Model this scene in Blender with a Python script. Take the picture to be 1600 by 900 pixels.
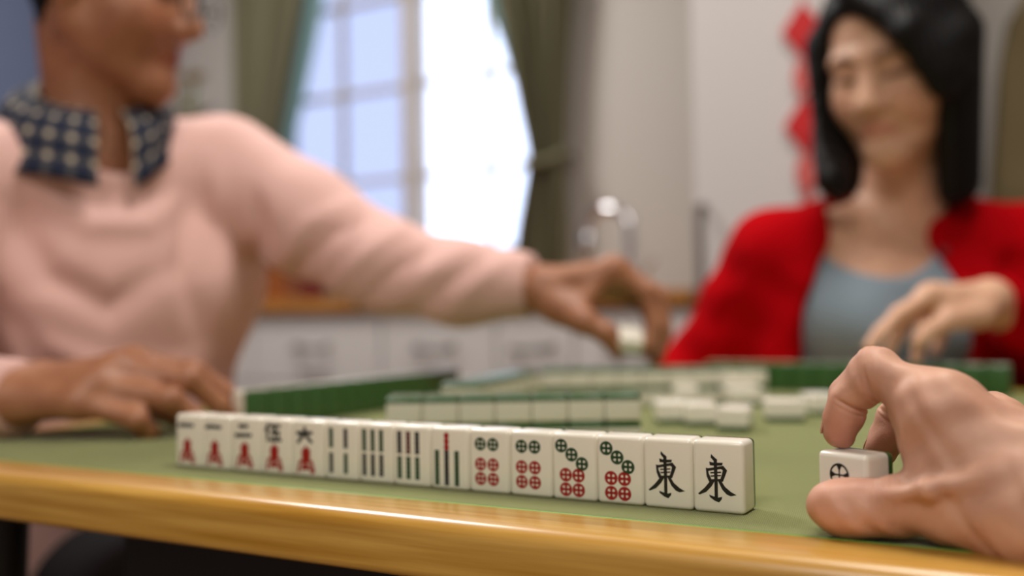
import bpy, bmesh, math, random
import numpy as np
from mathutils import Vector, Matrix

for _o in list(bpy.data.objects):
    bpy.data.objects.remove(_o, do_unlink=True)
SC = bpy.context.scene
COL = SC.collection
random.seed(7)
RNG = np.random.default_rng(7)

# ------------------------------------------------------------------ camera
T = 0.75                                   # height of the table top above the floor
F = 1556.0                                 # focal length in pixels of the 1600 px frame (35 mm lens)
CAM = np.array([0.54474, -0.48138, T + 0.10048])
YAW, PITCH, ROLL = -0.51957, 0.0265, -0.01687
FW = np.array([math.sin(YAW) * math.cos(PITCH), math.cos(YAW) * math.cos(PITCH), math.sin(PITCH)])
_R0 = np.array([math.cos(YAW), -math.sin(YAW), 0.0])
_U0 = np.cross(_R0, FW)
RT = _R0 * math.cos(ROLL) + _U0 * math.sin(ROLL)
UP = -_R0 * math.sin(ROLL) + _U0 * math.cos(ROLL)
cam_data = bpy.data.cameras.new('camera')
cam = bpy.data.objects.new('camera', cam_data)
COL.objects.link(cam)
cam.matrix_world = Matrix(((RT[0], UP[0], -FW[0], CAM[0]), (RT[1], UP[1], -FW[1], CAM[1]),
                           (RT[2], UP[2], -FW[2], CAM[2]), (0, 0, 0, 1)))
cam_data.sensor_width = 36.0
cam_data.lens = F / 1600.0 * 36.0
cam_data.clip_start = 0.02
cam_data.dof.use_dof = True
cam_data.dof.focus_distance = 0.482
cam_data.dof.aperture_fstop = 2.8
SC.camera = cam

# ------------------------------------------------------------------ world, light, exposure
world = bpy.data.worlds.new('daylight')
SC.world = world
world.use_nodes = True
_bg = world.node_tree.nodes['Background']
_bg.inputs['Color'].default_value = (0.70, 0.78, 1.0, 1)
_bg.inputs['Strength'].default_value = 3.2

def area_light(name, loc, size, power, color, rot=(0, 0, 0), size_y=None):
    l = bpy.data.lights.new(name, 'AREA')
    l.energy = power
    l.color = color
    l.shape = 'RECTANGLE' if size_y else 'SQUARE'
    l.size = size
    if size_y:
        l.size_y = size_y
    o = bpy.data.objects.new(name, l)
    o.location = loc
    o.rotation_euler = rot
    COL.objects.link(o)
    return o
CEIL = 2.6
LAMPS = [(0.50, 0.38, 23.0, 0.7), (-1.25, 0.95, 38.0, 0.5), (0.45, -1.80, 32.0, 0.8)]  # last entry: front fill added behind the viewer to brighten the tile faces
for _x, _y, _p, _s in LAMPS:
    area_light('ceiling_lamp_light', (_x, _y, CEIL - 0.085), _s, _p, (1.0, 0.965, 0.92))

SC.view_settings.view_transform = 'Standard'
SC.view_settings.look = 'None'
SC.view_settings.gamma = 1.0
SC.view_settings.use_curve_mapping = False
SC.view_settings.exposure = 0.0

# ------------------------------------------------------------------ helpers
def P(px, py, d):
    """world point on the line of sight of a photograph pixel, d metres in front of the lens"""
    return CAM + (FW + RT * ((px - 800) / F) + UP * ((450 - py) / F)) * d

def lin(r, g, b):
    f = lambda c: (c / 255.0) / 12.92 if c <= 10 else (((c / 255.0) + 0.055) / 1.055) ** 2.4
    return (f(r), f(g), f(b), 1.0)

def nrm(v):
    v = np.asarray(v, float)
    return v / np.linalg.norm(v)

def mat(name, color, rough=0.5, metallic=0.0, coat=0.0, sss=0.0, sss_r=(0.01, 0.004, 0.002), spec=0.5):
    m = bpy.data.materials.new(name)
    m.use_nodes = True
    b = m.node_tree.nodes['Principled BSDF']
    b.inputs['Base Color'].default_value = color
    b.inputs['Roughness'].default_value = rough
    b.inputs['Metallic'].default_value = metallic
    b.inputs['Coat Weight'].default_value = coat
    b.inputs['Coat Roughness'].default_value = 0.15
    b.inputs['Specular IOR Level'].default_value = spec
    if sss:
        b.inputs['Subsurface Weight'].default_value = sss
        b.inputs['Subsurface Radius'].default_value = sss_r
        b.inputs['Subsurface Scale'].default_value = 1.0
    return m

def nodes(m):
    nt = m.node_tree
    return nt, nt.nodes, nt.links, nt.nodes['Principled BSDF']

def noise_color(m, c1, c2, scale=5.0, detail=4.0, stretch=(1, 1, 1), lo=0.35, hi=0.65, coord='Object'):
    nt, N, L, b = nodes(m)
    tc = N.new('ShaderNodeTexCoord'); mp = N.new('ShaderNodeMapping')
    mp.inputs['Scale'].default_value = stretch
    nz = N.new('ShaderNodeTexNoise'); nz.inputs['Scale'].default_value = scale; nz.inputs['Detail'].default_value = detail
    rp = N.new('ShaderNodeValToRGB')
    rp.color_ramp.elements[0].position = lo; rp.color_ramp.elements[0].color = c1
    rp.color_ramp.elements[1].position = hi; rp.color_ramp.elements[1].color = c2
    L.new(tc.outputs[coord], mp.inputs[0]); L.new(mp.outputs[0], nz.inputs['Vector'])
    L.new(nz.outputs['Fac'], rp.inputs[0]); L.new(rp.outputs[0], b.inputs['Base Color'])
    return m

def bump(m, tex='noise', scale=200.0, strength=0.3, dist=0.001, stretch=(1, 1, 1), detail=3.0):
    nt, N, L, b = nodes(m)
    tc = N.new('ShaderNodeTexCoord'); mp = N.new('ShaderNodeMapping')
    mp.inputs['Scale'].default_value = stretch
    if tex == 'noise':
        t = N.new('ShaderNodeTexNoise'); t.inputs['Scale'].default_value = scale; t.inputs['Detail'].default_value = detail
        out = t.outputs['Fac']
    else:
        t = N.new('ShaderNodeTexVoronoi'); t.inputs['Scale'].default_value = scale
        out = t.outputs['Distance']
    bp = N.new('ShaderNodeBump'); bp.inputs['Strength'].default_value = strength; bp.inputs['Distance'].default_value = dist
    L.new(tc.outputs['Object'], mp.inputs[0]); L.new(mp.outputs[0], t.inputs['Vector'])
    L.new(out, bp.inputs['Height'])
    prev = b.inputs['Normal'].links
    if prev:
        L.new(prev[0].from_socket, bp.inputs['Normal'])
    L.new(bp.outputs[0], b.inputs['Normal'])
    return m

def link(name, me, material=None, parent=None):
    o = bpy.data.objects.new(name, me)
    COL.objects.link(o)
    if material is not None and not me.materials:
        me.materials.append(material)
    if parent is not None:
        o.parent = parent
    return o

def tag(o, label=None, cat=None, group=None, kind=None):
    if label: o['label'] = label
    if cat: o['category'] = cat
    if group: o['group'] = group
    if kind: o['kind'] = kind
    return o

def empty(name, loc=(0, 0, 0), rz=0.0, label=None, cat=None, group=None, kind=None):
    o = bpy.data.objects.new(name, None)
    o.empty_display_size = 0.05
    COL.objects.link(o)
    o.location = loc
    o.rotation_euler = (0, 0, rz)
    tag(o, label, cat, group, kind)
    return o

class MB:
    """collects boxes, tubes and polygons into one bmesh"""
    def __init__(s):
        s.bm = bmesh.new()
    def box(s, lo, hi, bevel=0.0, seg=2, mtx=None):
        bm = bmesh.new()
        bmesh.ops.create_cube(bm, size=1.0)
        for v in bm.verts:
            v.co = Vector([lo[i] + (v.co[i] + 0.5) * (hi[i] - lo[i]) for i in range(3)])
        if bevel:
            bmesh.ops.bevel(bm, geom=list(bm.edges), offset=bevel, segments=seg, profile=0.5, affect='EDGES')
        if mtx is not None:
            bm.transform(mtx)
        s._merge(bm)
        return s
    def _merge(s, bm):
        me = bpy.data.meshes.new('tmp')
        bm.to_mesh(me); bm.free()
        s.bm.from_mesh(me)
        bpy.data.meshes.remove(me)
    def tube(s, pts, rad, seg=12, closed=False, caps=True):
        pts = [Vector(p) for p in pts]
        n = len(pts)
        if not hasattr(rad, '__len__'):
            rad = [rad] * n
        rings = []
        ref = None
        for i, p in enumerate(pts):
            if closed:
                t = (pts[(i + 1) % n] - pts[i - 1]).normalized()
            else:
                t = (pts[min(i + 1, n - 1)] - pts[max(i - 1, 0)]).normalized()
            if ref is None:
                ref = t.orthogonal().normalized()
            ref = (ref - t * ref.dot(t)).normalized()
            bi = t.cross(ref)
            rings.append([s.bm.verts.new(p + (ref * math.cos(a) + bi * math.sin(a)) * rad[i])
                          for a in [2 * math.pi * k / seg for k in range(seg)]])
        m = n if closed else n - 1
        for i in range(m):
            a, b = rings[i], rings[(i + 1) % n]
            for k in range(seg):
                s.bm.faces.new((a[k], a[(k + 1) % seg], b[(k + 1) % seg], b[k]))
        if caps and not closed:
            s.bm.faces.new(list(reversed(rings[0]))); s.bm.faces.new(rings[-1])
        return s
    def lathe(s, prof, loc=(0, 0, 0), seg=32, mtx=None):
        bm = bmesh.new()
        rings = []
        for r, z in prof:
            rings.append([bm.verts.new((loc[0] + r * math.cos(2 * math.pi * k / seg),
                                        loc[1] + r * math.sin(2 * math.pi * k / seg), loc[2] + z)) for k in range(seg)])
        for i in range(len(rings) - 1):
            for k in range(seg):
                bm.faces.new((rings[i][k], rings[i][(k + 1) % seg], rings[i + 1][(k + 1) % seg], rings[i + 1][k]))
        bm.faces.new(list(reversed(rings[0]))); bm.faces.new(rings[-1])
        if mtx is not None:
            bm.transform(mtx)
        s._merge(bm)
        return s
    def prism(s, poly, axis_y0, axis_y1):
        """polygon in x,z extruded along y"""
        a = [s.bm.verts.new((x, axis_y0, z)) for x, z in poly]
        b = [s.bm.verts.new((x, axis_y1, z)) for x, z in poly]
        s.bm.faces.new(a); s.bm.faces.new(list(reversed(b)))
        n = len(poly)
        for i in range(n):
            s.bm.faces.new((a[(i + 1) % n], a[i], b[i], b[(i + 1) % n]))
        return s
    def mesh(s, name='mesh', smooth=False, angle=None):
        bmesh.ops.recalc_face_normals(s.bm, faces=s.bm.faces)
        me = bpy.data.meshes.new(name)
        s.bm.to_mesh(me); s.bm.free()
        if smooth:
            me.polygons.foreach_set('use_smooth', [True] * len(me.polygons))
            if angle:
                me.set_sharp_from_angle(angle=math.radians(angle))
        return me
    def build(s, name, material, parent=None, smooth=False, angle=None):
        return link(name, s.mesh(name, smooth, angle), material, parent)

# ------------------------------------------------------------------ soft-body modelling: smooth-union distance fields -> one continuous surface
class Body:
    def __init__(s, vox):
        s.h = vox
        s.ops = []
    def add(s, fn, lo, hi, k, sub=False):
        s.ops.append((fn, np.asarray(lo, float), np.asarray(hi, float), k, sub))
    def cone(s, a, b, ra, rb, k=0.01, sub=False):
        a = np.asarray(a, float); b = np.asarray(b, float)
        ab = b - a; L2 = max(float(ab @ ab), 1e-12)
        def fn(X, Y, Z):
            px, py, pz = X - a[0], Y - a[1], Z - a[2]
            t = np.clip((px * ab[0] + py * ab[1] + pz * ab[2]) / L2, 0, 1)
            return np.sqrt((px - t * ab[0]) ** 2 + (py - t * ab[1]) ** 2 + (pz - t * ab[2]) ** 2) - (ra + (rb - ra) * t)
        m = max(ra, rb)
        s.add(fn, np.minimum(a, b) - m, np.maximum(a, b) + m, k, sub)
    def chain(s, pts, rad, k=0.005):
        for i in range(len(pts) - 1):
            s.cone(pts[i], pts[i + 1], rad[i], rad[i + 1], k)
    def sphere(s, c, r, k=0.01, sub=False):
        s.cone(c, np.asarray(c) + 1e-6, r, r, k, sub)
    def econe(s, a, b, wdir, wa, da, wb, db, k=0.03, sub=False):
        """tapered limb of elliptical section: half width w along wdir, half depth d across it"""
        a = np.asarray(a, float); b = np.asarray(b, float)
        ab = b - a; L = np.linalg.norm(ab); ax = ab / L
        w = nrm(np.asarray(wdir, float) - ax * (np.asarray(wdir, float) @ ax)); dd = np.cross(ax, w)
        def fn(X, Y, Z):
            px, py, pz = X - a[0], Y - a[1], Z - a[2]
            q = px * ax[0] + py * ax[1] + pz * ax[2]
            t = np.clip(q / L, 0, 1)
            rw = wa + (wb - wa) * t; rd = da + (db - da) * t
            ow = px * w[0] + py * w[1] + pz * w[2]
            od = px * dd[0] + py * dd[1] + pz * dd[2]
            oa = q - t * L
            rm = np.minimum(rw, rd)
            return (np.sqrt((ow / rw) ** 2 + (od / rd) ** 2 + (oa / rm) ** 2) - 1) * rm
        m = max(wa, wb, da, db)
        s.add(fn, np.minimum(a, b) - m, np.maximum(a, b) + m, k, sub)
    def ellip(s, c, axes, rad, k=0.01, sub=False):
        c = np.asarray(c, float); A = [nrm(v) for v in axes]; rm = min(rad)
        def fn(X, Y, Z):
            px, py, pz = X - c[0], Y - c[1], Z - c[2]
            q = 0
            for v, r in zip(A, rad):
                q = q + ((px * v[0] + py * v[1] + pz * v[2]) / r) ** 2
            return (np.sqrt(q) - 1) * rm
        m = max(rad)
        s.add(fn, c - m, c + m, k, sub)
    def plane(s, c, n, lo, hi, k=0.004):
        """cut away everything on the +n side inside the box lo..hi"""
        c = np.asarray(c, float); n = nrm(n)
        s.add(lambda X, Y, Z: -((X - c[0]) * n[0] + (Y - c[1]) * n[1] + (Z - c[2]) * n[2]), lo, hi, k, True)
    def grid(s):
        h = s.h
        pos = [o for o in s.ops if not o[4]]
        lo = np.min([o[1] for o in pos], 0) - 4 * h
        hi = np.max([o[2] for o in pos], 0) + 4 * h
        n = np.ceil((hi - lo) / h).astype(int) + 1
        S = np.full(n, 1.0, np.float32)
        for fn, l, u, k, sub in s.ops:
            mg = 1.2 * k + 3 * h
            i0 = np.clip(np.floor((l - mg - lo) / h).astype(int), 0, n)
            i1 = np.clip(np.ceil((u + mg - lo) / h).astype(int) + 1, 0, n)
            if np.any(i1 <= i0):
                continue
            ax = [(lo[j] + h * np.arange(i0[j], i1[j])).astype(np.float32) for j in range(3)]
            X, Y, Z = ax[0][:, None, None], ax[1][None, :, None], ax[2][None, None, :]
            d = np.asarray(fn(X, Y, Z), np.float32)
            sl = (slice(i0[0], i1[0]), slice(i0[1], i1[1]), slice(i0[2], i1[2]))
            a = S[sl]
            if sub:
                d = -d
                q = np.maximum(k - np.abs(a - d), 0) / k
                S[sl] = np.maximum(a, d) + q * q * k * 0.25
            else:
                q = np.maximum(k - np.abs(a - d), 0) / k
                S[sl] = np.minimum(a, d) - q * q * k * 0.25
        return S, lo
    def mesh(s, smooth=2):
        S, lo = s.grid()
        h = s.h
        ins = S < 0
        n = np.array(S.shape)
        cnt = np.zeros(n - 1, np.uint8)
        for dx in (0, 1):
            for dy in (0, 1):
                for dz in (0, 1):
                    cnt += ins[dx:n[0] - 1 + dx, dy:n[1] - 1 + dy, dz:n[2] - 1 + dz]
        act = (cnt > 0) & (cnt < 8)
        I = np.argwhere(act)
        idx = np.full(n - 1, -1, np.int32)
        idx[act] = np.arange(len(I))
        acc = np.zeros((len(I), 3)); num = np.zeros(len(I))
        co = [np.array(c) for c in ((0, 0, 0), (1, 0, 0), (0, 1, 0), (1, 1, 0), (0, 0, 1), (1, 0, 1), (0, 1, 1), (1, 1, 1))]
        val = [S[I[:, 0] + c[0], I[:, 1] + c[1], I[:, 2] + c[2]] for c in co]
        for a in range(8):
            for b in range(a + 1, 8):
                if np.abs(co[a] - co[b]).sum() != 1:
                    continue
                va, vb = val[a], val[b]
                m = (va < 0) != (vb < 0)
                t = np.zeros(len(I)); t[m] = va[m] / (va[m] - vb[m])
                acc[m] += (co[a][None] + t[:, None] * (co[b] - co[a])[None])[m]
                num[m] += 1
        V = lo + h * (I + acc / num[:, None])
        quads = []
        for ax in range(3):
            o1, o2 = [(1, 2), (2, 0), (0, 1)][ax]
            sl0 = [slice(None)] * 3; sl1 = [slice(None)] * 3
            sl0[ax] = slice(0, n[ax] - 1); sl1[ax] = slice(1, n[ax])
            a, b = ins[tuple(sl0)], ins[tuple(sl1)]
            E = np.argwhere(a != b)
            E = E[(E[:, o1] > 0) & (E[:, o2] > 0) & (E[:, o1] < n[o1] - 1) & (E[:, o2] < n[o2] - 1)]
            flip = a[E[:, 0], E[:, 1], E[:, 2]]
            def g(d1, d2):
                q = E.copy(); q[:, o1] += d1; q[:, o2] += d2
                return idx[q[:, 0], q[:, 1], q[:, 2]]
            Q = np.stack([g(-1, -1), g(0, -1), g(0, 0), g(-1, 0)], 1)
            Q[~flip] = Q[~flip][:, ::-1]
            quads.append(Q)
        Q = np.concatenate(quads)
        Q = Q[(Q >= 0).all(1)]
        for _ in range(smooth):
            sm = np.zeros_like(V); ct = np.zeros(len(V))
            for i in range(4):
                j = (i + 1) % 4
                for a, b in ((i, j), (j, i)):
                    for c in range(3):
                        sm[:, c] += np.bincount(Q[:, a], V[Q[:, b], c], len(V))
                    ct += np.bincount(Q[:, a], None, len(V))
            V = 0.4 * V + 0.6 * sm / np.maximum(ct, 1)[:, None]
        return V, Q

def vnormals(V, Q):
    fn = np.cross(V[Q[:, 2]] - V[Q[:, 0]], V[Q[:, 3]] - V[Q[:, 1]])
    N = np.zeros_like(V)
    for i in range(4):
        for c in range(3):
            N[:, c] += np.bincount(Q[:, i], fn[:, c], len(V))
    return N / np.maximum(np.linalg.norm(N, axis=1), 1e-12)[:, None]

def body_object(name, V, Q, material, parent=None, tint=None, origin=None):
    """tint: (n,3) colour multiplier stored on the vertices"""
    if origin is not None:
        V = V - np.asarray(origin)
    me = bpy.data.meshes.new(name)
    me.vertices.add(len(V)); me.vertices.foreach_set('co', V.astype(np.float32).ravel())
    me.loops.add(Q.size); me.loops.foreach_set('vertex_index', Q.astype(np.int32).ravel())
    me.polygons.add(len(Q))
    me.polygons.foreach_set('loop_start', np.arange(0, Q.size, 4, dtype=np.int32))
    me.polygons.foreach_set('loop_total', np.full(len(Q), 4, np.int32))
    me.polygons.foreach_set('use_smooth', np.ones(len(Q), bool))
    me.update(calc_edges=True)
    if tint is not None:
        at = me.attributes.new('tint', 'FLOAT_COLOR', 'POINT')
        at.data.foreach_set('color', np.concatenate([tint, np.ones((len(V), 1))], 1).astype(np.float32).ravel())
    return link(name, me, material, parent)

def skin_mat(name, color, rough=0.5, sss=0.25, fine=True):
    m = mat(name, color, rough, sss=sss, sss_r=(0.008, 0.003, 0.0015))
    nt, N, L, b = nodes(m)
    at = N.new('ShaderNodeAttribute'); at.attribute_name = 'tint'
    tc = N.new('ShaderNodeTexCoord')
    nz = N.new('ShaderNodeTexNoise'); nz.inputs['Scale'].default_value = 60; nz.inputs['Detail'].default_value = 5
    rp = N.new('ShaderNodeValToRGB')
    rp.color_ramp.elements[0].position = 0.3; rp.color_ramp.elements[0].color = (color[0] * 0.86, color[1] * 0.78, color[2] * 0.76, 1)
    rp.color_ramp.elements[1].position = 0.7; rp.color_ramp.elements[1].color = (min(1, color[0] * 1.08), color[1] * 1.08, color[2] * 1.08, 1)
    mx = N.new('ShaderNodeMix'); mx.data_type = 'RGBA'; mx.blend_type = 'MULTIPLY'; mx.inputs[0].default_value = 1.0
    L.new(tc.outputs['Object'], nz.inputs['Vector']); L.new(nz.outputs['Fac'], rp.inputs[0])
    L.new(rp.outputs[0], mx.inputs[6]); L.new(at.outputs['Color'], mx.inputs[7]); L.new(mx.outputs[2], b.inputs['Base Color'])
    if fine:
        bump(m, 'voronoi', 1100, 0.15, 0.0003)
        bump(m, 'noise', 160, 0.15, 0.0006)
    return m

def sstep(a, b, x):
    t = np.clip((x - a) / (b - a), 0, 1)
    return t * t * (3 - 2 * t)

def hand(B, wrist, fingers, thumb, s=1.0, k=0.010, wr=0.024, pk=0.012, web=True):
    """fingers: index..little, each [knuckle, joint, joint, tip]; thumb: [base, knuckle, joint, tip]"""
    fr = [(0.0105, 0.0092, 0.0083, 0.0072), (0.0108, 0.0095, 0.0085, 0.0074), (0.0102, 0.009, 0.008, 0.007), (0.0092, 0.0078, 0.007, 0.0062)]
    mc = [f[0] for f in fingers]
    for i in range(4):
        B.cone(wrist + 0.25 * (mc[i] - np.mean(mc, 0)), mc[i], wr * 0.72 * s, 0.0115 * s, pk)
    for i in range(3):
        B.cone(mc[i], mc[i + 1], 0.0105 * s, 0.0105 * s, pk)
    B.cone(thumb[0], thumb[1], 0.0165 * s, 0.0125 * s, pk)
    B.cone(thumb[0], wrist, 0.017 * s, wr * s * 0.8, pk)
    if web:
        B.cone(0.5 * (thumb[0] + thumb[1]), mc[0], 0.010 * s, 0.009 * s, pk)
    for f, r in zip(fingers, fr):
        for i in range(3):
            B.cone(f[i], f[i + 1], r[i] * s, r[i + 1] * s, 0.008 * s if i == 0 else 0.004 * s)
        B.sphere(f[1], r[1] * s * 1.06, 0.004 * s)
    tr = (0.0165, 0.0122, 0.0108, 0.0092)
    for i in range(3):
        B.cone(thumb[i], thumb[i + 1], tr[i] * s, tr[i + 1] * s, 0.006 * s)
# ------------------------------------------------------------------ materials of the place
M_WALL = bump(mat('wall_paint', lin(180, 173, 166), 0.7), 'noise', 60, 0.08, 0.002)
M_WALL_BLUE = bump(mat('blue_grey_wall_paint', lin(84, 94, 122), 0.7), 'noise', 60, 0.08, 0.002)
M_CEIL = mat('ceiling_paint', lin(225, 220, 212), 0.8)
M_FLOOR = noise_color(mat('floor_boards', lin(120, 90, 62), 0.45), lin(96, 70, 48), lin(140, 108, 76), 3.0, 6, (1, 14, 1))
M_WHITE = bump(mat('white_lacquer', lin(202, 197, 194), 0.35), 'noise', 30, 0.03, 0.002)
M_WORKTOP = noise_color(mat('worktop_wood', lin(150, 98, 40), 0.35), lin(128, 80, 30), lin(170, 116, 56), 4.0, 6, (1, 18, 1))
M_FRAME = mat('window_frame_paint', lin(168, 156, 142), 0.45)
M_STEEL = mat('brushed_steel', (0.55, 0.55, 0.56, 1), 0.25, 1.0)
M_CHROME = mat('chrome', (0.75, 0.75, 0.78, 1), 0.08, 1.0)
M_HANDLE = mat('grey_handle_metal', lin(120, 112, 108), 0.4, 0.6)

def pane_mat(name, tint):
    m = bpy.data.materials.new(name); m.use_nodes = True
    nt = m.node_tree; N = nt.nodes; L = nt.links
    N.remove(N['Principled BSDF'])
    tr = N.new('ShaderNodeBsdfTransparent'); tr.inputs[0].default_value = tint
    gl = N.new('ShaderNodeBsdfGlossy'); gl.inputs['Roughness'].default_value = 0.02
    mx = N.new('ShaderNodeMixShader'); mx.inputs[0].default_value = 0.05
    L.new(tr.outputs[0], mx.inputs[1]); L.new(gl.outputs[0], mx.inputs[2]); L.new(mx.outputs[0], N['Material Output'].inputs[0])
    return m
M_PANE = pane_mat('window_glass', (0.97, 0.98, 1.0, 1)); M_PANE_L = pane_mat('dimmed_daylight_glass', (0.56, 0.57, 0.62, 1))  # left tint puts dimmer, bluer daylight into the glass colour

def cloth_translucent(name, color, amount, rough=0.9):
    m = mat(name, color, rough, spec=0.2)
    nt, N, L, b = nodes(m)
    t = N.new('ShaderNodeBsdfTranslucent'); t.inputs[0].default_value = color
    mx = N.new('ShaderNodeMixShader'); mx.inputs[0].default_value = amount
    L.new(b.outputs[0], mx.inputs[1]); L.new(t.outputs[0], mx.inputs[2]); L.new(mx.outputs[0], N['Material Output'].inputs[0])
    return m
M_CURTAIN = cloth_translucent('olive_grey_curtain_cloth', lin(122, 118, 94), 0.25)
M_SHEER = cloth_translucent('pale_teal_lining_cloth', lin(150, 180, 178), 0.5)

# ------------------------------------------------------------------ room shell
RX0, RX1, RY0, RY1 = -2.45, 2.45, -2.55, 2.13
WX0, WX1, WZ0, WZ1 = -1.90, -0.78, 1.02, 2.22          # window opening
b = MB(); b.box((RX0 - .1, RY0 - .1, -0.08), (RX1 + .1, RY1 + .1, 0)); tag(b.build('floor', M_FLOOR), 'brown boarded kitchen floor', kind='structure')
b = MB(); b.box((RX0 - .1, RY0 - .1, CEIL), (RX1 + .1, RY1 + .1, CEIL + .08)); tag(b.build('ceiling', M_CEIL), 'plain white ceiling', kind='structure')
b = MB()
b.box((RX0, RY1, 0), (WX0, RY1 + .12, CEIL)); b.box((WX1, RY1, 0), (RX1, RY1 + .12, CEIL))
b.box((WX0, RY1, 0), (WX1, RY1 + .12, WZ0)); b.box((WX0, RY1, WZ1), (WX1, RY1 + .12, CEIL))
tag(b.build('wall_back', M_WALL), 'beige grey kitchen wall around the window', kind='structure')
b = MB(); b.box((RX0 - .1, RY0, 0), (RX0, RY1 + .12, CEIL)); tag(b.build('wall_left', M_WALL_BLUE), 'blue grey wall behind the man in pink', kind='structure')
b = MB(); b.box((RX1, RY0, 0), (RX1 + .1, RY1 + .12, CEIL)); tag(b.build('wall_right', M_WALL), 'beige grey side wall out of view', kind='structure')
b = MB(); b.box((RX0 - .1, RY0 - .1, 0), (RX1 + .1, RY0, CEIL)); tag(b.build('wall_front', M_WALL), 'beige grey wall behind the viewer', kind='structure')
b = MB(); b.box((0.42, RY1 - .015, 0), (RX1, RY1, 0.09), 0.003); tag(b.build('baseboard_back', M_WHITE), 'white baseboard', kind='structure')

# window: frame, thick central mullion, slim glazing bars, twelve panes each its own
win = empty('window_1', ((WX0 + WX1) / 2, RY1, WZ0), label='bright paned kitchen window between olive curtains', kind='structure')
def wl(v): return (v[0] - win.location.x, v[1] - win.location.y, v[2] - win.location.z)
b = MB()
fy0, fy1 = RY1 - .02, RY1 + .07
for lo, hi in (((WX0, fy0, WZ0), (WX0 + .04, fy1, WZ1)), ((WX1 - .04, fy0, WZ0), (WX1, fy1, WZ1)),
               ((WX0, fy0, WZ0), (WX1, fy1, WZ0 + .04)), ((WX0, fy0, WZ1 - .04), (WX1, fy1, WZ1))):
    b.box(wl(lo), wl(hi), 0.003)
b.build('window_frame', M_FRAME, win)
b = MB(); b.box(wl((-1.314, RY1 - .05, WZ0)), wl((-1.276, RY1 + .05, WZ1)), 0.004); b.build('mullion', M_FRAME, win)
for z in (1.30, 1.60, 1.90):
    for x0, x1 in ((WX0 + .04, -1.314), (-1.276, WX1 - .04)):
        b = MB(); b.box(wl((x0, RY1 + .01, z - .008)), wl((x1, RY1 + .04, z + .008)), 0.002); b.build('glazing_bar', M_FRAME, win)
for x in (-1.61, -1.03):
    b = MB(); b.box(wl((x - .007, RY1 + .012, WZ0 + .04)), wl((x + .007, RY1 + .038, WZ1 - .04)), 0.002); b.build('glazing_bar', M_FRAME, win)
xs = [(WX0 + .04, -1.617), (-1.603, -1.314), (-1.276, -1.037), (-1.023, WX1 - .04)]
zs = [(WZ0 + .04, 1.292), (1.308, 1.592), (1.608, 1.892), (1.908, WZ1 - .04)]
for x0, x1 in xs:
    for z0, z1 in zs:
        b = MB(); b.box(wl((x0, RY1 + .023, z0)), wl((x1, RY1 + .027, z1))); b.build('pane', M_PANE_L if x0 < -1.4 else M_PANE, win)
b = MB(); b.box(wl((WX0 - .03, RY1 - .07, WZ0 - .03)), wl((WX1 + .03, RY1 + .02, WZ0)), 0.005); b.build('window_sill', M_WHITE, win)

# curtains, gathered to the sides by ties
def curtain(name, inner, outer, pleats, y, material, parent, amp=0.022, thick=0.003, seed=0, nz=40, nu=150, z0=0.95, z1=2.36):
    rnd = random.Random(seed)
    ph = rnd.random() * 6
    bm = bmesh.new(); grid = []
    for side in (0, 1):
        for j in range(nz + 1):
            z = z0 + (z1 - z0) * j / nz
            a, c = inner(z), outer(z)
            for i in range(nu + 1):
                uu = i / nu
                x = c + (a - c) * uu
                w = pleats * 2 * math.pi * (uu + 0.012 * math.sin(3 * z + 5 * uu))
                yy = y + amp * (math.sin(w + ph) + 0.35 * math.sin(2.3 * w + 1.7 * z + ph)) + side * thick
                grid.append(bm.verts.new((x, yy, z)))
    W = nu + 1; K = W * (nz + 1)
    for j in range(nz):
        for i in range(nu):
            q = [grid[j * W + i], grid[j * W + i + 1], grid[(j + 1) * W + i + 1], grid[(j + 1) * W + i]]
            bm.faces.new(q)
            bm.faces.new([grid[K + j * W + i], grid[K + (j + 1) * W + i], grid[K + (j + 1) * W + i + 1], grid[K + j * W + i + 1]])
    for j in range(nz):
        for i in (0, nu):
            bm.faces.new([grid[j * W + i], grid[(j + 1) * W + i], grid[K + (j + 1) * W + i], grid[K + j * W + i]])
    for i in range(nu):
        for j in (0, nz):
            bm.faces.new([grid[j * W + i], grid[j * W + i + 1], grid[K + j * W + i + 1], grid[K + j * W + i]])
    bmesh.ops.recalc_face_normals(bm, faces=bm.faces)
    me = bpy.data.meshes.new(name); bm.to_mesh(me); bm.free()
    me.polygons.foreach_set('use_smooth', [True] * len(me.polygons))
    return link(name, me, material, parent)

def interp(tab):
    zs_ = [t[0] for t in tab]; xs_ = [t[1] for t in tab]
    return lambda z: float(np.interp(z, zs_, xs_))
CY = RY1 - 0.10
cl = empty('curtain', (0, 0, 0), label='olive grey curtain hanging left of the bright window', cat='curtain')
in_l = interp([(0.95, -1.80), (1.2, -1.83), (1.35, -1.82), (1.6, -1.755), (1.85, -1.69), (2.36, -1.58)])
out_l = interp([(0.95, -1.96), (1.25, -1.98), (1.6, -1.985), (2.36, -2.0)])
curtain('curtain_cloth', in_l, out_l, 7, CY, M_CURTAIN, cl, seed=2)
curtain('lining', interp([(0.95, -1.79), (1.2, -1.82), (1.35, -1.80), (1.6, -1.715), (1.85, -1.64), (2.36, -1.53)]),
        interp([(0.95, -1.85), (1.35, -1.87), (1.6, -1.83), (1.85, -1.77), (2.36, -1.66)]), 3, CY + .05, M_SHEER, cl, amp=0.008, seed=5, nu=60)
b = MB(); b.tube([(-1.995, CY - .02, 1.27), (-1.93, CY - .045, 1.25), (-1.86, CY - .045, 1.25), (-1.81, CY - .01, 1.27), (-1.81, CY + .03, 1.28), (-1.90, CY + .055, 1.29), (-1.99, CY + .05, 1.28)], 0.012, 8, closed=True)
b.build('tie_back', M_CURTAIN, cl, True)
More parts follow.
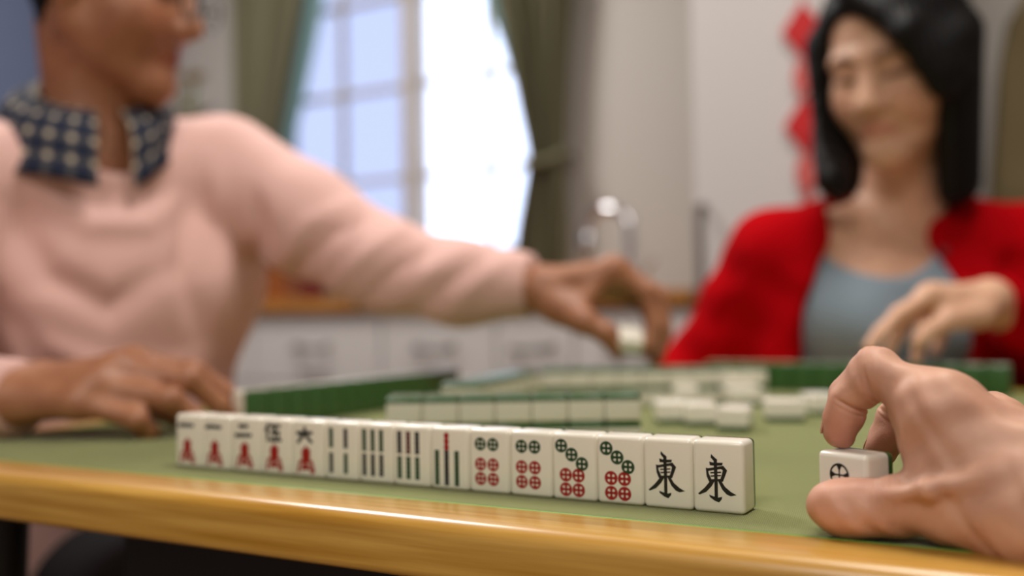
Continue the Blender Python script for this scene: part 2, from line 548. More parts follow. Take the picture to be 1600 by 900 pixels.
cr = empty('curtain', (0, 0, 0), label='olive grey curtain hanging right of the bright window, gathered by a tie', cat='curtain')
in_r = interp([(0.95, -0.90), (1.1, -0.875), (1.25, -0.838), (1.31, -0.828), (1.45, -0.86), (1.65, -0.90), (1.85, -0.955), (2.36, -1.08)])
out_r = interp([(0.95, -0.715), (1.3, -0.72), (1.6, -0.70), (1.85, -0.67), (2.36, -0.66)])
curtain('curtain_cloth', in_r, out_r, 6, CY, M_CURTAIN, cr, seed=3)
curtain('lining', interp([(0.95, -0.91), (1.1, -0.885), (1.31, -0.84), (1.45, -0.875), (1.65, -0.935), (1.85, -1.01), (2.36, -1.16)]),
        interp([(0.95, -0.86), (1.31, -0.80), (1.45, -0.82), (1.65, -0.85), (1.85, -0.90), (2.36, -1.02)]), 3, CY + .05, M_SHEER, cr, amp=0.008, seed=6, nu=60)
b = MB(); b.tube([(-0.71, CY - .02, 1.30), (-0.75, CY - .045, 1.28), (-0.80, CY - .045, 1.275), (-0.835, CY - .01, 1.29), (-0.835, CY + .03, 1.30), (-0.78, CY + .055, 1.31), (-0.715, CY + .05, 1.30)], 0.012, 8, closed=True)
b.build('tie_back', M_CURTAIN, cr, True)
rod = empty('curtain_rod', (0, 0, 0), label='dark curtain rod above the window', cat='curtain rod')
b = MB(); b.tube([(-2.05, CY, 2.38), (-0.58, CY, 2.38)], 0.012, 12); b.build('pole', M_HANDLE, rod, True, 40)
for x in (-2.0, -1.295, -0.63):
    b = MB(); b.box((x - .01, CY, 2.37), (x + .01, RY1, 2.39)); b.build('bracket', M_HANDLE, rod)

# ceiling lamps (their light is set at the top); the last is an added fill
M_GLOW = mat('lamp_diffuser', (1, 0.92, 0.82, 1), 0.5)
M_GLOW.node_tree.nodes['Principled BSDF'].inputs['Emission Color'].default_value = (1, 0.88, 0.74, 1)
M_GLOW.node_tree.nodes['Principled BSDF'].inputs['Emission Strength'].default_value = 1.5
for (x, y, p, s), lb in zip(LAMPS, ('square white ceiling lamp above the game table', 'small square white ceiling lamp near the window', 'added square fill lamp on the ceiling behind the viewer')):
    lm = empty('ceiling_lamp', (x, y, CEIL), label=lb, cat='ceiling lamp', group='square ceiling lamps')
    b = MB(); b.box((-s / 2 - .02, -s / 2 - .02, -.05), (s / 2 + .02, s / 2 + .02, 0), 0.006); b.build('housing', M_WHITE, lm)
    b = MB(); b.box((-s / 2, -s / 2, -.07), (s / 2, s / 2, -.05), 0.006); b.build('diffuser', M_GLOW, lm)

# ------------------------------------------------------------------ kitchen run along the back wall
CF = 1.53                                  # front of the counter
tag(MB().box((-2.44, CF, 0.862), (-0.172, RY1 - .001, 0.90), 0.004).build('worktop', M_WORKTOP), 'long brown wooden worktop under the window', 'worktop')
units = [(-2.40, -1.92, 'far left'), (-1.92, -1.44, 'a'), (-1.44, -1.0, 'b'), (-1.0, -0.66, 'c'), (-0.66, -0.455, 'd'), (-0.455, -0.175, 'e')]
ulab = ['white base cabinet in the corner by the blue grey wall', 'white base cabinet behind the man in pink',
        'white base cabinet under the left half of the window', 'white base cabinet below the outstretched pink sleeve',
        'narrow white base cabinet left of the tap', 'white base cabinet under the tap, next to the tall cabinet']
for (x0, x1, _), lb in zip(units, ulab):
    u = empty('base_cabinet', ((x0 + x1) / 2, (CF + RY1) / 2, 0), label=lb, cat='cabinet', group='white base cabinets under the worktop')
    hw = (x1 - x0) / 2; hd = (RY1 - CF) / 2
    b = MB(); b.box((-hw + .001, -hd + .035, 0.09), (hw - .001, hd - .002, 0.861)); b.build('carcass', M_WHITE, u)
    b = MB(); b.box((-hw + .001, -hd + .06, 0), (hw - .001, hd - .05, 0.09)); b.build('plinth', M_HANDLE, u)
    d = MB().box((-hw + .003, -hd + .014, 0.68), (hw - .003, -hd + .034, 0.855), 0.003).build('drawer', M_WHITE, u)
    b = MB(); b.tube([(-.05, -hd + .014, 0.778), (-.05, -hd - .012, 0.772), (.05, -hd - .012, 0.772), (.05, -hd + .014, 0.778)], 0.007, 8); b.build('handle', M_HANDLE, d, True, 50)
    d = MB().box((-hw + .003, -hd + .014, 0.095), (hw - .003, -hd + .034, 0.674), 0.003).build('door', M_WHITE, u)
    b = MB(); b.tube([(hw - .04, -hd + .014, 0.62), (hw - .04, -hd - .012, 0.62), (hw - .04, -hd - .012, 0.50), (hw - .04, -hd + .014, 0.50)], 0.006, 8); b.build('handle', M_HANDLE, d, True, 50)

tall = empty('tall_cabinet', (0.09, CF, 0), label='tall white cabinet behind the woman with red ornament on its front', cat='cabinet')
b = MB(); b.box((-.25, .02, 0.0), (.25, RY1 - CF - .002, 2.1)); b.build('carcass', M_WHITE, tall)
b = MB(); b.box((-.248, -.002, 0.08), (.248, .019, 1.98), 0.004); dr = b.build('door', M_WHITE, tall)
b = MB(); b.tube([(-.228, -.002, 0.84), (-.228, -.03, 0.84), (-.228, -.03, 1.07), (-.228, -.002, 1.07)], 0.009, 10); b.build('handle', M_HANDLE, dr, True, 50)

# tap: riser, arched spout, spray head, side lever
tap = empty('kitchen_tap', (-0.475, 1.93, 0.90), label='chrome gooseneck kitchen tap on the worktop by the tall cabinet', cat='tap')
b = MB(); b.lathe([(0.028, 0), (0.028, 0.006), (0.02, 0.012), (0.018, 0.05)], seg=24); b.build('base', M_CHROME, tap, True, 40)
pts = [(0, 0, 0.04), (0, 0, 0.14)] + [(-0.062 + 0.062 * math.cos(a), 0, 0.165 + 0.062 * math.sin(a)) for a in np.linspace(0, math.pi, 14)] + [(-0.124, 0, 0.155)]
b = MB(); b.tube(pts, 0.013, 14); b.build('spout', M_CHROME, tap, True, 50)
b = MB(); b.lathe([(0.008, 0.10), (0.016, 0.105), (0.021, 0.125), (0.021, 0.145), (0.015, 0.163)], (-0.124, 0, 0.0), 20); b.build('spray_head', M_STEEL, tap, True, 40)
b = MB(); b.tube([(0.012, 0, 0.05), (0.04, -0.005, 0.055), (0.075, -0.02, 0.085)], [0.009, 0.007, 0.005], 10); b.build('lever', M_CHROME, tap, True, 50)

# things on the worktop
M_BOX = noise_color(mat('orange_brown_wood', lin(140, 74, 22), 0.5), lin(124, 62, 18), lin(152, 86, 30), 5, 5, (1, 1, 12))
crate = empty('warm_lit_wood_box', (-1.47, 1.66, 0.90), label='orange brown box added for warm-lit worktop wood beside the pink sweater', cat='box')  # box added in place of worktop wood glowing in warm light
b = MB()
for lo, hi in (((-.10, -.07, 0), (.10, -.06, .10)), ((-.10, .06, 0), (.10, .07, .10)), ((-.10, -.06, 0), (-.09, .06, .10)), ((.09, -.06, 0), (.10, .06, .10)), ((-.09, -.06, 0), (.09, .06, .012))):
    b.box(lo, hi, 0.0015)
b.build('tray', M_BOX, crate)
b = MB(); b.box((-.104, -.074, .10), (.104, .074, .112), 0.002); b.build('lid', M_BOX, crate)
jar = empty('spice_jar', (-1.30, 1.64, 0.90), label='small dark red jar with a blue lid on the worktop', cat='jar')
b = MB(); b.lathe([(0.026, 0), (0.03, 0.006), (0.03, 0.06), (0.024, 0.072)], seg=20); b.build('jar_body', mat('dark_red_glass', lin(98, 22, 30), 0.25), jar, True, 40)
b = MB(); b.lathe([(0.026, 0.072), (0.026, 0.095), (0.022, 0.1)], seg=20); b.build('lid', mat('navy_lid', lin(52, 54, 84), 0.4), jar, True, 40)

# tall vase of yellow flowers by the corner
M_STEM = mat('flower_stem', lin(70, 88, 40), 0.6); M_YEL = mat('yellow_petals', lin(176, 146, 20), 0.6); M_LEAF = mat('olive_leaf', lin(84, 86, 34), 0.6)
vase = empty('flower_vase', (-2.05, 1.86, 0.90), label='vase of yellow flowers behind the shoulder of the man in pink', cat='vase')
b = MB(); b.lathe([(0.05, 0), (0.06, 0.02), (0.065, 0.15), (0.04, 0.27), (0.045, 0.3)], seg=28); b.build('vase_body', mat('ochre_glaze', lin(140, 110, 70), 0.3), vase, True, 50)
rnd = random.Random(4)
for i in range(11):
    a = rnd.random() * 6.28; rr = 0.03 + 0.11 * rnd.random(); zt = 0.56 + 0.22 * rnd.random()
    tip = Vector((rr * math.cos(a), rr * math.sin(a) * 0.8, zt))
    st = MB().tube([(0.012 * math.cos(a), 0.012 * math.sin(a), 0.2), tip * 0.5 + Vector((0, 0, .16)), tip], [0.004, 0.003, 0.003], 6).build('stem', M_STEM, vase, True)
    b = MB()
    for q in range(8):
        t = q * math.pi / 4
        d1 = Vector((math.cos(t), math.sin(t), 0.45)); sd = Vector((-math.sin(t), math.cos(t), 0))
        vs = [b.bm.verts.new(tip + v) for v in (sd * .004, d1 * .02 + sd * .011, d1 * .036, d1 * .02 - sd * .011, -sd * .004)]
        b.bm.faces.new(vs)
        vs2 = [b.bm.verts.new(v.co - Vector((0, 0, .002))) for v in vs]
        b.bm.faces.new(list(reversed(vs2)))
    b.box((tip.x - .008, tip.y - .008, tip.z - .004), (tip.x + .008, tip.y + .008, tip.z + .008), 0.003)
    b.build('blossom', M_YEL, st)
    lz = tip * 0.75 + Vector((0, 0, .06))
    b = MB(); dd = Vector((math.cos(a + 1), math.sin(a + 1), .5)); sd = Vector((-math.sin(a + 1), math.cos(a + 1), 0))
    vs = [b.bm.verts.new(lz + v) for v in (Vector((0, 0, 0)), dd * .04 + sd * .015, dd * .085, dd * .04 - sd * .015)]
    b.bm.faces.new(vs); b.bm.faces.new([b.bm.verts.new(v.co - Vector((0, 0, .0015))) for v in reversed(vs)])
    b.build('leaf', M_LEAF, st)

# red paper ornament hanging on the tall cabinet
M_RED = mat('red_ornament', lin(188, 8, 14), 0.5); M_PINK = noise_color(mat('red_patterned_cord', lin(180, 40, 44), 0.6), lin(190, 16, 22), lin(196, 120, 112), 90, 2)
orn = empty('hanging_ornament', (0.078, CF - 0.012, 0), label='red hanging paper ornament of two diamonds beside black hair', cat='ornament')
b = MB(); b.tube([(0, 0, 1.62), (0, 0, 1.12)], 0.002, 6); b.build('cord', M_RED, orn)
for zc in (1.405, 1.215):
    b = MB(); b.prism([(0, zc - .058), (.042, zc), (0, zc + .058), (-.042, zc)], -.006, .004)
    dm = b.build('diamond', M_RED, orn)
    b = MB(); b.prism([(0, zc - .036), (.025, zc), (0, zc + .036), (-.025, zc)], -.009, -.006); b.build('inner_panel', M_RED, dm)
for zc in (1.311, 1.122):
    b = MB(); b.prism([(-.012, zc + .034), (.012, zc + .034), (.022, zc), (.012, zc - .034), (-.012, zc - .034), (-.022, zc)], -.005, .003); b.build('knot', M_PINK, orn)
for i in range(7):
    x = (i - 3) * 0.004
    b = MB(); b.tube([(x * .6, 0, 1.09), (x, 0, 1.02)], 0.0018, 5); b.build('tassel_strand', M_PINK, orn)

# olive jacket on the wall at right
M_OLIVE = bump(mat('olive_cloth', lin(120, 106, 76), 0.9, spec=0.2), 'noise', 300, 0.3, 0.001)
jk = Body(0.008)
jx, jy = 0.485, RY1 - 0.10
jk.econe((jx, jy, 1.50), (jx, jy, 1.10), (1, 0, 0), .05, .05, .085, .06, 0.04)
jk.econe((jx, jy, 1.10), (jx + .01, jy, 0.80), (1, 0, 0), .085, .06, .105, .06, 0.04)
jk.econe((jx - .04, jy, 1.48), (jx - .095, jy, 1.02), (1, 0, 0), .04, .045, .035, .04, 0.02)
jk.econe((jx + .04, jy, 1.48), (jx + .095, jy, 1.02), (1, 0, 0), .04, .045, .035, .04, 0.02)
V, Q = jk.mesh(2); Nn = vnormals(V, Q)
V = V + Nn * (0.008 * np.sin(V[:, 0] * 55 + 9 * V[:, 2]) * (0.5 + 0.5 * np.sin(V[:, 2] * 9)))[:, None]
jo = empty('hanging_jacket', (jx, jy, 1.1), label='olive jacket hanging on the wall at the right edge', cat='jacket')
body_object('jacket_cloth', V, Q, M_OLIVE, jo, origin=(jx, jy, 1.1))
b = MB(); b.tube([(0, .085, .48), (0, .03, .48), (0, .0, .50)], 0.008, 8); b.build('hook', M_HANDLE, jo, True)

# ------------------------------------------------------------------ game table
FX0, FX1, FY0, FY1 = -0.285, 0.555, -0.037, 0.803        # felt field
RW = 0.043                                                # rail width
M_FELT = mat('green_felt', lin(128, 134, 72), 0.95, spec=0.15)
nt, N, L, bs = nodes(M_FELT)
tc = N.new('ShaderNodeTexCoord')
nz = N.new('ShaderNodeTexNoise'); nz.inputs['Scale'].default_value = 9; nz.inputs['Detail'].default_value = 4
wv = []
for rot in (0.6, -0.97):
    mp = N.new('ShaderNodeMapping'); mp.inputs['Rotation'].default_value = (0, 0, rot)
    w = N.new('ShaderNodeTexWave'); w.inputs['Scale'].default_value = 230; w.inputs['Distortion'].default_value = 0.6
    w.inputs['Detail'].default_value = 1.0; w.inputs['Detail Scale'].default_value = 2.0
    L.new(tc.outputs['Object'], mp.inputs[0]); L.new(mp.outputs[0], w.inputs['Vector']); wv.append(w)
mul = N.new('ShaderNodeMath'); mul.operation = 'MULTIPLY'
L.new(wv[0].outputs['Fac'], mul.inputs[0]); L.new(wv[1].outputs['Fac'], mul.inputs[1])
rp = N.new('ShaderNodeValToRGB')
rp.color_ramp.elements[0].position = 0.0; rp.color_ramp.elements[0].color = lin(86, 92, 42)
rp.color_ramp.elements[1].position = 0.6; rp.color_ramp.elements[1].color = lin(156, 159, 96)
L.new(mul.outputs[0], rp.inputs[0])
mx = N.new('ShaderNodeMix'); mx.data_type = 'RGBA'; mx.blend_type = 'OVERLAY'; mx.inputs[0].default_value = 0.25
L.new(tc.outputs['Object'], nz.inputs['Vector']); L.new(rp.outputs[0], mx.inputs[6]); L.new(nz.outputs['Fac'], mx.inputs[7])
L.new(mx.outputs[2], bs.inputs['Base Color'])
bp = N.new('ShaderNodeBump'); bp.inputs['Strength'].default_value = 0.5; bp.inputs['Distance'].default_value = 0.0004
L.new(mul.outputs[0], bp.inputs['Height']); L.new(bp.outputs[0], bs.inputs['Normal'])
bs.inputs['Sheen Weight'].default_value = 0.25

def wood_mat(name, along):
    m = mat(name, lin(196, 150, 70), 0.32, coat=0.7)
    st = (2.2, 60, 60) if along == 'x' else (60, 2.2, 60)
    noise_color(m, lin(178, 126, 36), lin(216, 168, 80), 3.0, 5, st, 0.3, 0.7)
    bump(m, 'noise', 3.0, 0.06, 0.001, st)
    m.node_tree.nodes['Principled BSDF'].inputs['Coat Roughness'].default_value = 0.26
    return m
M_RAILX = wood_mat('varnished_rail_wood', 'x'); M_RAILY = wood_mat('varnished_side_rail_wood', 'y')
M_PIPE = mat('bright_green_piping', lin(86, 168, 66), 0.5)
M_DARK = mat('black_painted_underside', lin(24, 22, 22), 0.6)

table = empty('game_table', ((FX0 + FX1) / 2, (FY0 + FY1) / 2, 0), label='square mahjong table with green felt top and varnished wooden rails', cat='table')
tl = lambda x, y, z: (x - table.location.x, y - table.location.y, z)
b = MB(); b.box(tl(FX0, FY0, T - .012), tl(FX1, FY1, T)); b.build('felt_top', M_FELT, table)
b = MB(); b.box(tl(FX0 - .03, FY0 - .03, T - .03), tl(FX1 + .03, FY1 + .03, T - .013)); b.build('board', M_DARK, table)
def rail(a, c, out, m):
    """mitred rail from inner corner a to inner corner c; out = outward direction"""
    bm = bmesh.new()
    d = (c - a).normalized()
    prof = [(0.0, -.029), (0.0, .0002), (.001, .0012)] + [(RW - .009 + .009 * math.sin(t), .0012 - .009 + .009 * math.cos(t)) for t in np.linspace(0, math.pi / 2, 8)] + \
           [(RW - .005 + .005 * math.cos(t), -.024 - .005 * math.sin(t)) for t in np.linspace(0, math.pi / 2, 5)]
    A = [bm.verts.new(a + out * o - d * o + Vector((0, 0, T + z))) for o, z in prof]
    C = [bm.verts.new(c + out * o + d * o + Vector((0, 0, T + z))) for o, z in prof]
    n = len(prof)
    for i in range(n):
        bm.faces.new((A[i], A[(i + 1) % n], C[(i + 1) % n], C[i]))
    bm.faces.new(A); bm.faces.new(list(reversed(C)))
    bmesh.ops.recalc_face_normals(bm, faces=bm.faces)
    me = bpy.data.meshes.new('rail'); bm.to_mesh(me); bm.free()
    me.polygons.foreach_set('use_smooth', [True] * len(me.polygons)); me.set_sharp_from_angle(angle=math.radians(50))
    return link('rail', me, m, table)
_c = [Vector(tl(FX0, FY0, 0)), Vector(tl(FX1, FY0, 0)), Vector(tl(FX1, FY1, 0)), Vector(tl(FX0, FY1, 0))]
for v in _c: v.z = 0
rail(_c[0], _c[1], Vector((0, -1, 0)), M_RAILX); rail(_c[1], _c[2], Vector((1, 0, 0)), M_RAILY)
rail(_c[2], _c[3], Vector((0, 1, 0)), M_RAILX); rail(_c[3], _c[0], Vector((-1, 0, 0)), M_RAILY)
for i in range(4):
    p, q = _c[i], _c[(i + 1) % 4]
    b = MB(); b.tube([p + Vector((0, 0, T + .0003)), q + Vector((0, 0, T + .0003))], 0.0011, 6); b.build('piping', M_PIPE, table, True)
for sx in (-1, 1):
    for sy in (-1, 1):
        b = MB(); b.tube([(sx * .36, sy * .36, T - .03), (sx * .38, sy * .38, 0)], [0.02, 0.016], 10); b.build('leg', M_DARK, table, True, 50)
b = MB(); b.box(tl(-0.055, 0.0, T - .20), tl(FX1 - .03, FY1 - .06, T - .0305), 0.004); b.build('drawer_box', M_DARK, table)
# ------------------------------------------------------------------ mahjong tiles
TW, TH, TD, TB = 0.02659, 0.036, 0.0205, 0.0155           # width, height, depth, depth of the ivory part
M_IVORY = mat('ivory_plastic', lin(236, 230, 215), 0.22, sss=0.12, sss_r=(0.004, 0.003, 0.002), coat=0.3)
M_GREEN = mat('green_plastic_back', lin(52, 92, 44), 0.25, coat=0.3)
M_INK = mat('black_ink', lin(16, 20, 16), 0.35)
M_INKG = mat('dark_green_ink', lin(22, 64, 32), 0.35)
M_INKB = mat('blue_black_ink', lin(26, 26, 34), 0.35)
M_INKR = mat('red_ink', lin(158, 14, 16), 0.35)

def slab(y0, y1, keep):
    """rounded block; the face at y == keep stays flat-edged where the two colours meet"""
    bm = bmesh.new(); bmesh.ops.create_cube(bm, size=1.0)
    for v in bm.verts:
        v.co = Vector((TW * (v.co.x + .5), y0 + (v.co.y + .5) * (y1 - y0), TH * (v.co.z + .5)))
    ed = [e for e in bm.edges if not all(abs(v.co.y - keep) < 1e-6 for v in e.verts)]
    bmesh.ops.bevel(bm, geom=ed, offset=0.0025, segments=4, profile=0.5, affect='EDGES')
    bmesh.ops.recalc_face_normals(bm, faces=bm.faces)
    me = bpy.data.meshes.new('slab'); bm.to_mesh(me); bm.free()
    me.polygons.foreach_set('use_smooth', [True] * len(me.polygons)); me.set_sharp_from_angle(angle=math.radians(60))
    return me
ME_FRONT = slab(0, TB, TB); ME_FRONT.materials.append(M_IVORY)
ME_BACK = slab(TB, TD, TB); ME_BACK.materials.append(M_GREEN)

def mark_mesh(polys, m, name='mark'):
    """flat shapes on the tile face, given in (u, v) with v down; a hair proud of the face"""
    bm = bmesh.new()
    for pl in polys:
        pts = [(u * TW, (1 - v) * TH) for u, v in pl]
        ar = sum(pts[i][0] * pts[(i + 1) % len(pts)][1] - pts[(i + 1) % len(pts)][0] * pts[i][1] for i in range(len(pts)))
        if ar < 0: pts.reverse()
        vs = [bm.verts.new((x, -0.00006 - 0.000003 * len(bm.faces), z)) for x, z in pts]
        bm.faces.new(vs).normal_update()
    bmesh.ops.triangulate(bm, faces=list(bm.faces), ngon_method='EAR_CLIP')
    me = bpy.data.meshes.new(name); bm.to_mesh(me); bm.free(); me.materials.append(m)
    return me

def strokes(lines, u0, v0, u1, v1, w):
    """brush strokes: polylines in a unit box, each tapering a little, as polygons in (u, v)"""
    out = []
    asp = (v1 - v0) * TH / ((u1 - u0) * TW)
    for ln in lines:
        wa = w
        for (x0, y0), (x1, y1) in zip(ln[:-1], ln[1:]):
            dx, dy = x1 - x0, (y1 - y0) * asp
            l = math.hypot(dx, dy) or 1; nx, ny = -dy / l, dx / l
            e = wa * 0.4
            ax, ay, bx, by = x0 - dx / l * e, y0 - dy / l * e / asp, x1 + dx / l * e, y1 + dy / l * e / asp
            q = [(ax + nx * wa, ay + ny * wa / asp), (bx + nx * wa * .8, by + ny * wa * .8 / asp), (bx - nx * wa * .8, by - ny * wa * .8 / asp), (ax - nx * wa, ay - ny * wa / asp)]
            out.append([(u0 + x * (u1 - u0), v0 + y * (v1 - v0)) for x, y in q])
    return out

def dot_mesh(cu, cv, R, m, arms=(0.16, 0.47), rin=0.66):
    """coin of a ring and a flared cross"""
    cx, cz = cu * TW, (1 - cv) * TH
    bm = bmesh.new(); n = 32
    for i in range(n):
        a, c = 2 * math.pi * i / n, 2 * math.pi * (i + 1) / n
        bm.faces.new([bm.verts.new((cx + r * math.cos(t), -0.00006, cz + r * math.sin(t))) for r, t in ((R * rin, a), (R, a), (R, c), (R * rin, c))])
    for q in range(4):
        t = q * math.pi / 2
        d = (math.cos(t), math.sin(t)); s = (-d[1], d[0])
        pr = [(0, arms[0]), (.42, arms[0] * 1.1), (.66, arms[1] * .75), (.82, arms[1] * 1.15)]
        vs = [(r, w) for r, w in pr] + [(r, -w) for r, w in reversed(pr)]
        bm.faces.new([bm.verts.new((cx + R * (r * d[0] + w * s[0]), -0.00007, cz + R * (r * d[1] + w * s[1]))) for r, w in vs])
    bmesh.ops.recalc_face_normals(bm, faces=bm.faces)
    me = bpy.data.meshes.new('dot'); bm.to_mesh(me); bm.free(); me.materials.append(m)
    return me

def stick_mesh(cu, v0, v1, m, w=0.066, beads=5):
    """bamboo stick: a row of knuckled segments"""
    prof = []
    n = beads * 6
    for i in range(n + 1):
        t = i / n
        ph = (t * beads) % 1.0 if i < n else 1.0
        prof.append((w * (0.62 + 0.38 * math.sin(math.pi * ph)), v0 + (v1 - v0) * t))
    poly = [(cu + a, v) for a, v in prof] + [(cu - a, v) for a, v in reversed(prof)]
    return mark_mesh([poly], m, 'bamboo_stick')

# the east wind, brush strokes measured off the sharp tile
EAST = [[(645, 272), (668, 298), (692, 318), (690, 342), (666, 326), (643, 297)],
        [(630, 334), (665, 345), (737, 345), (733, 364), (680, 366), (634, 362)],
        [(666, 330), (690, 330), (693, 500), (693, 640), (668, 640), (670, 500)],
        [(600, 385), (616, 390), (619, 430), (641, 478), (647, 499), (624, 497), (606, 450)],
        [(612, 391), (742, 371), (772, 408), (757, 447), (737, 499), (712, 499), (733, 440), (741, 406), (724, 393), (620, 409)],
        [(636, 421), (724, 417), (724, 428), (636, 432)], [(636, 448), (722, 444), (722, 455), (640, 459)],
        [(632, 480), (738, 478), (730, 494), (640, 496)],
        [(642, 486), (672, 490), (641, 538), (597, 582), (541, 604), (533, 595), (590, 548)],
        [(698, 493), (724, 498), (752, 545), (802, 590), (844, 612), (800, 620), (768, 605), (733, 565)],
        [(624, 608), (690, 636), (727, 627), (723, 646), (702, 670), (668, 655), (631, 626)]]
def _east(x, y):
    u = (x - 485) / 427.0
    return (u, (y - (150 + 22 * u)) / (595 + 18 * u))
def dilate(p, r):
    ar = sum(p[i][0] * p[(i + 1) % len(p)][1] - p[(i + 1) % len(p)][0] * p[i][1] for i in range(len(p)))
    out = []
    for i in range(len(p)):
        a, c, e = p[i - 1], p[i], p[(i + 1) % len(p)]
        n1 = nrm((c[1] - a[1], a[0] - c[0])); n2 = nrm((e[1] - c[1], c[0] - e[0])); n = nrm(n1 + n2 + 1e-9)
        out.append((c[0] + n[0] * r * (1 if ar > 0 else -1), c[1] + n[1] * r * (1 if ar > 0 else -1)))
    return out
EAST = [[_east(x, y) for x, y in dilate(p, 2.6 if i not in (5, 6, 7) else 0.5)] for i, p in enumerate(EAST)]
WAN = [[(.52, 0), (.46, .16)], [(.28, .2), (.74, .16)], [(.4, .1), (.38, .27)], [(.64, .08), (.62, .25)],
       [(.32, .31), (.70, .28), (.66, .5), (.36, .52), (.32, .31)], [(.5, .2), (.5, .86)], [(.35, .41), (.66, .39)],
       [(.06, .97), (.14, .58), (.82, .55), (.97, .9), (.84, .99)], [(.28, .84), (.7, .8)], [(.48, .6), (.27, .84)], [(.66, .7), (.8, .9)]]
C_SIX = [[(.5, 0), (.54, .2)], [(.06, .38), (.94, .32)], [(.40, .52), (.10, .98)], [(.58, .5), (.92, .94)]]
C_FIVE = [[(.26, 0), (.04, .38)], [(.17, .25), (.17, 1)], [(.38, .1), (.95, .08)], [(.62, .1), (.54, .92)], [(.42, .48), (.86, .45), (.82, .92)], [(.33, .95), (1, .92)]]
C_ONE = [[(0, .6), (.2, .45), (1, .5)]]
C_TWO = [[(.24, .1), (.78, .06)], [(0, .95), (1, .88)]]

def char_marks(top, v0, v1, w):
    return [('numeral', mark_mesh(strokes(top, .14, v0, .66, v1, w), M_INK)), ('character', mark_mesh(strokes(WAN, .17, .46, .70, .92, .078), M_INKR))]
def bam(cols, rows):
    return [('bamboo_stick', stick_mesh(u, v0, v1, m)) for (u, v0, v1, m) in [(c[0], r[0], r[1], c[1 + i]) for i, r in enumerate(rows) for c in cols]]
def dots(lst, R=0.0037):
    return [('dot', dot_mesh(u, v, R, m)) for u, v, m in lst]
six = [(.29, .235, M_INKG), (.60, .235, M_INKG), (.29, .55, M_INKR), (.60, .55, M_INKR), (.29, .775, M_INKR), (.60, .775, M_INKR)]
seven = [(.22, .19, M_INKG), (.45, .315, M_INKG), (.68, .445, M_INKG), (.315, .62, M_INKR), (.60, .62, M_INKR), (.315, .835, M_INKR), (.60, .835, M_INKR)]
KINDS = {
    'wan1': char_marks(C_ONE, .15, .27, .10), 'wan2': char_marks(C_TWO, .15, .35, .10),
    'wan5': char_marks(C_FIVE, .10, .40, .085), 'wan6': char_marks(C_SIX, .13, .40, .095),
    'bam4': bam([(.20, M_INKG, M_INKB), (.63, M_INKB, M_INKG)], [(.11, .45), (.53, .88)]),
    'bam6a': bam([(.17, M_INKG, M_INKB), (.41, M_INKG, M_INKB), (.65, M_INKG, M_INKB)], [(.10, .47), (.51, .88)]),
    'bam6b': bam([(.17, M_INKB, M_INKG), (.41, mat('brown_red_ink', lin(92, 40, 34), 0.35), M_INKG), (.65, M_INKB, M_INKG)], [(.10, .47), (.51, .88)]),
    'bam7': [('bamboo_stick', stick_mesh(.43, .085, .37, M_INKR, beads=3))] + [('bamboo_stick', stick_mesh(u, a, c, m)) for a, c in ((.37, .65), (.65, .93)) for u, m in ((.18, M_INKG), (.43, M_INKB), (.69, M_INKG))],
    'dot6': dots(six), 'dot7': dots(seven),
    'east': [('character', mark_mesh(EAST, M_INK))],
    'dot2': [('dot', dot_mesh(.46, .275, .0052, M_INK, (.07, .26), .82)), ('dot', dot_mesh(.46, .70, .0052, M_INK, (.07, .26), .82))],
    None: [],
}

def tile(loc, rz=0.0, pose='stand', kind=None, label=None, group=None, mtx=None):
    """pose: stand (face towards -y), down (face on the felt), up (face to the ceiling); loc = lower left front corner"""
    e = empty('mahjong_tile', loc, rz, label, 'mahjong tile', group)
    if mtx is not None:
        e.matrix_world = mtx
    elif pose == 'down':      # face down: face normal -z, back up
        e.matrix_world = Matrix.Translation(loc) @ Matrix.Rotation(rz, 4, 'Z') @ Matrix(((1, 0, 0, 0), (0, 0, -1, TH), (0, 1, 0, 0), (0, 0, 0, 1)))
    elif pose == 'up':        # face up, back on the felt
        e.matrix_world = Matrix.Translation(loc) @ Matrix.Rotation(rz, 4, 'Z') @ Matrix(((1, 0, 0, 0), (0, 0, 1, 0), (0, -1, 0, TD), (0, 0, 0, 1)))
    link('ivory_block', ME_FRONT, None, e)
    link('green_backing', ME_BACK, None, e)
    for nm, me in KINDS[kind]:
        link(nm, me, None, e)
    return e

row = [('wan1', 'leftmost upright ivory tile in the front row, one black bar over red character'),
       ('wan1', 'second upright front-row tile from the left, one black bar over red character'),
       ('wan2', 'upright front-row tile with two black bars over red character'),
       ('wan5', 'upright front-row tile with a boxy black numeral five over red character'),
       ('wan6', 'upright front-row tile with a four-stroke black six over red character'),
       ('bam4', 'upright front-row tile with four bamboo sticks in two pairs'),
       ('bam6a', 'upright front-row tile with six bamboo sticks, dark green upper three'),
       ('bam6b', 'upright front-row tile with six bamboo sticks, dark upper three and green lower three'),
       ('bam7', 'upright front-row tile with one red stick above six green and black sticks'),
       ('dot6', 'left one of two six-dot tiles in the front row'),
       ('dot6', 'right one of two six-dot tiles in the front row'),
       ('dot7', 'left one of two seven-dot tiles in the front row'),
       ('dot7', 'right one of two seven-dot tiles in the front row'),
       ('east', 'black character tile second from the right end of the front row'),
       ('east', 'black character tile at the right end of the front row')]
for i, (k, lb) in enumerate(row):
    j = random.Random(i)
    tile((i * TW, (j.random() - .5) * 0.0008, T), 0, 'stand', k, lb, 'front row of upright tiles facing the viewer')

# the tile in the viewer's hand
HT = np.array([0.4372, -0.0146, T]); HTA = math.radians(-26)
tile(tuple(HT), HTA, 'stand', 'dot2', 'upright tile with a black round dot pinched by the nearest hand')

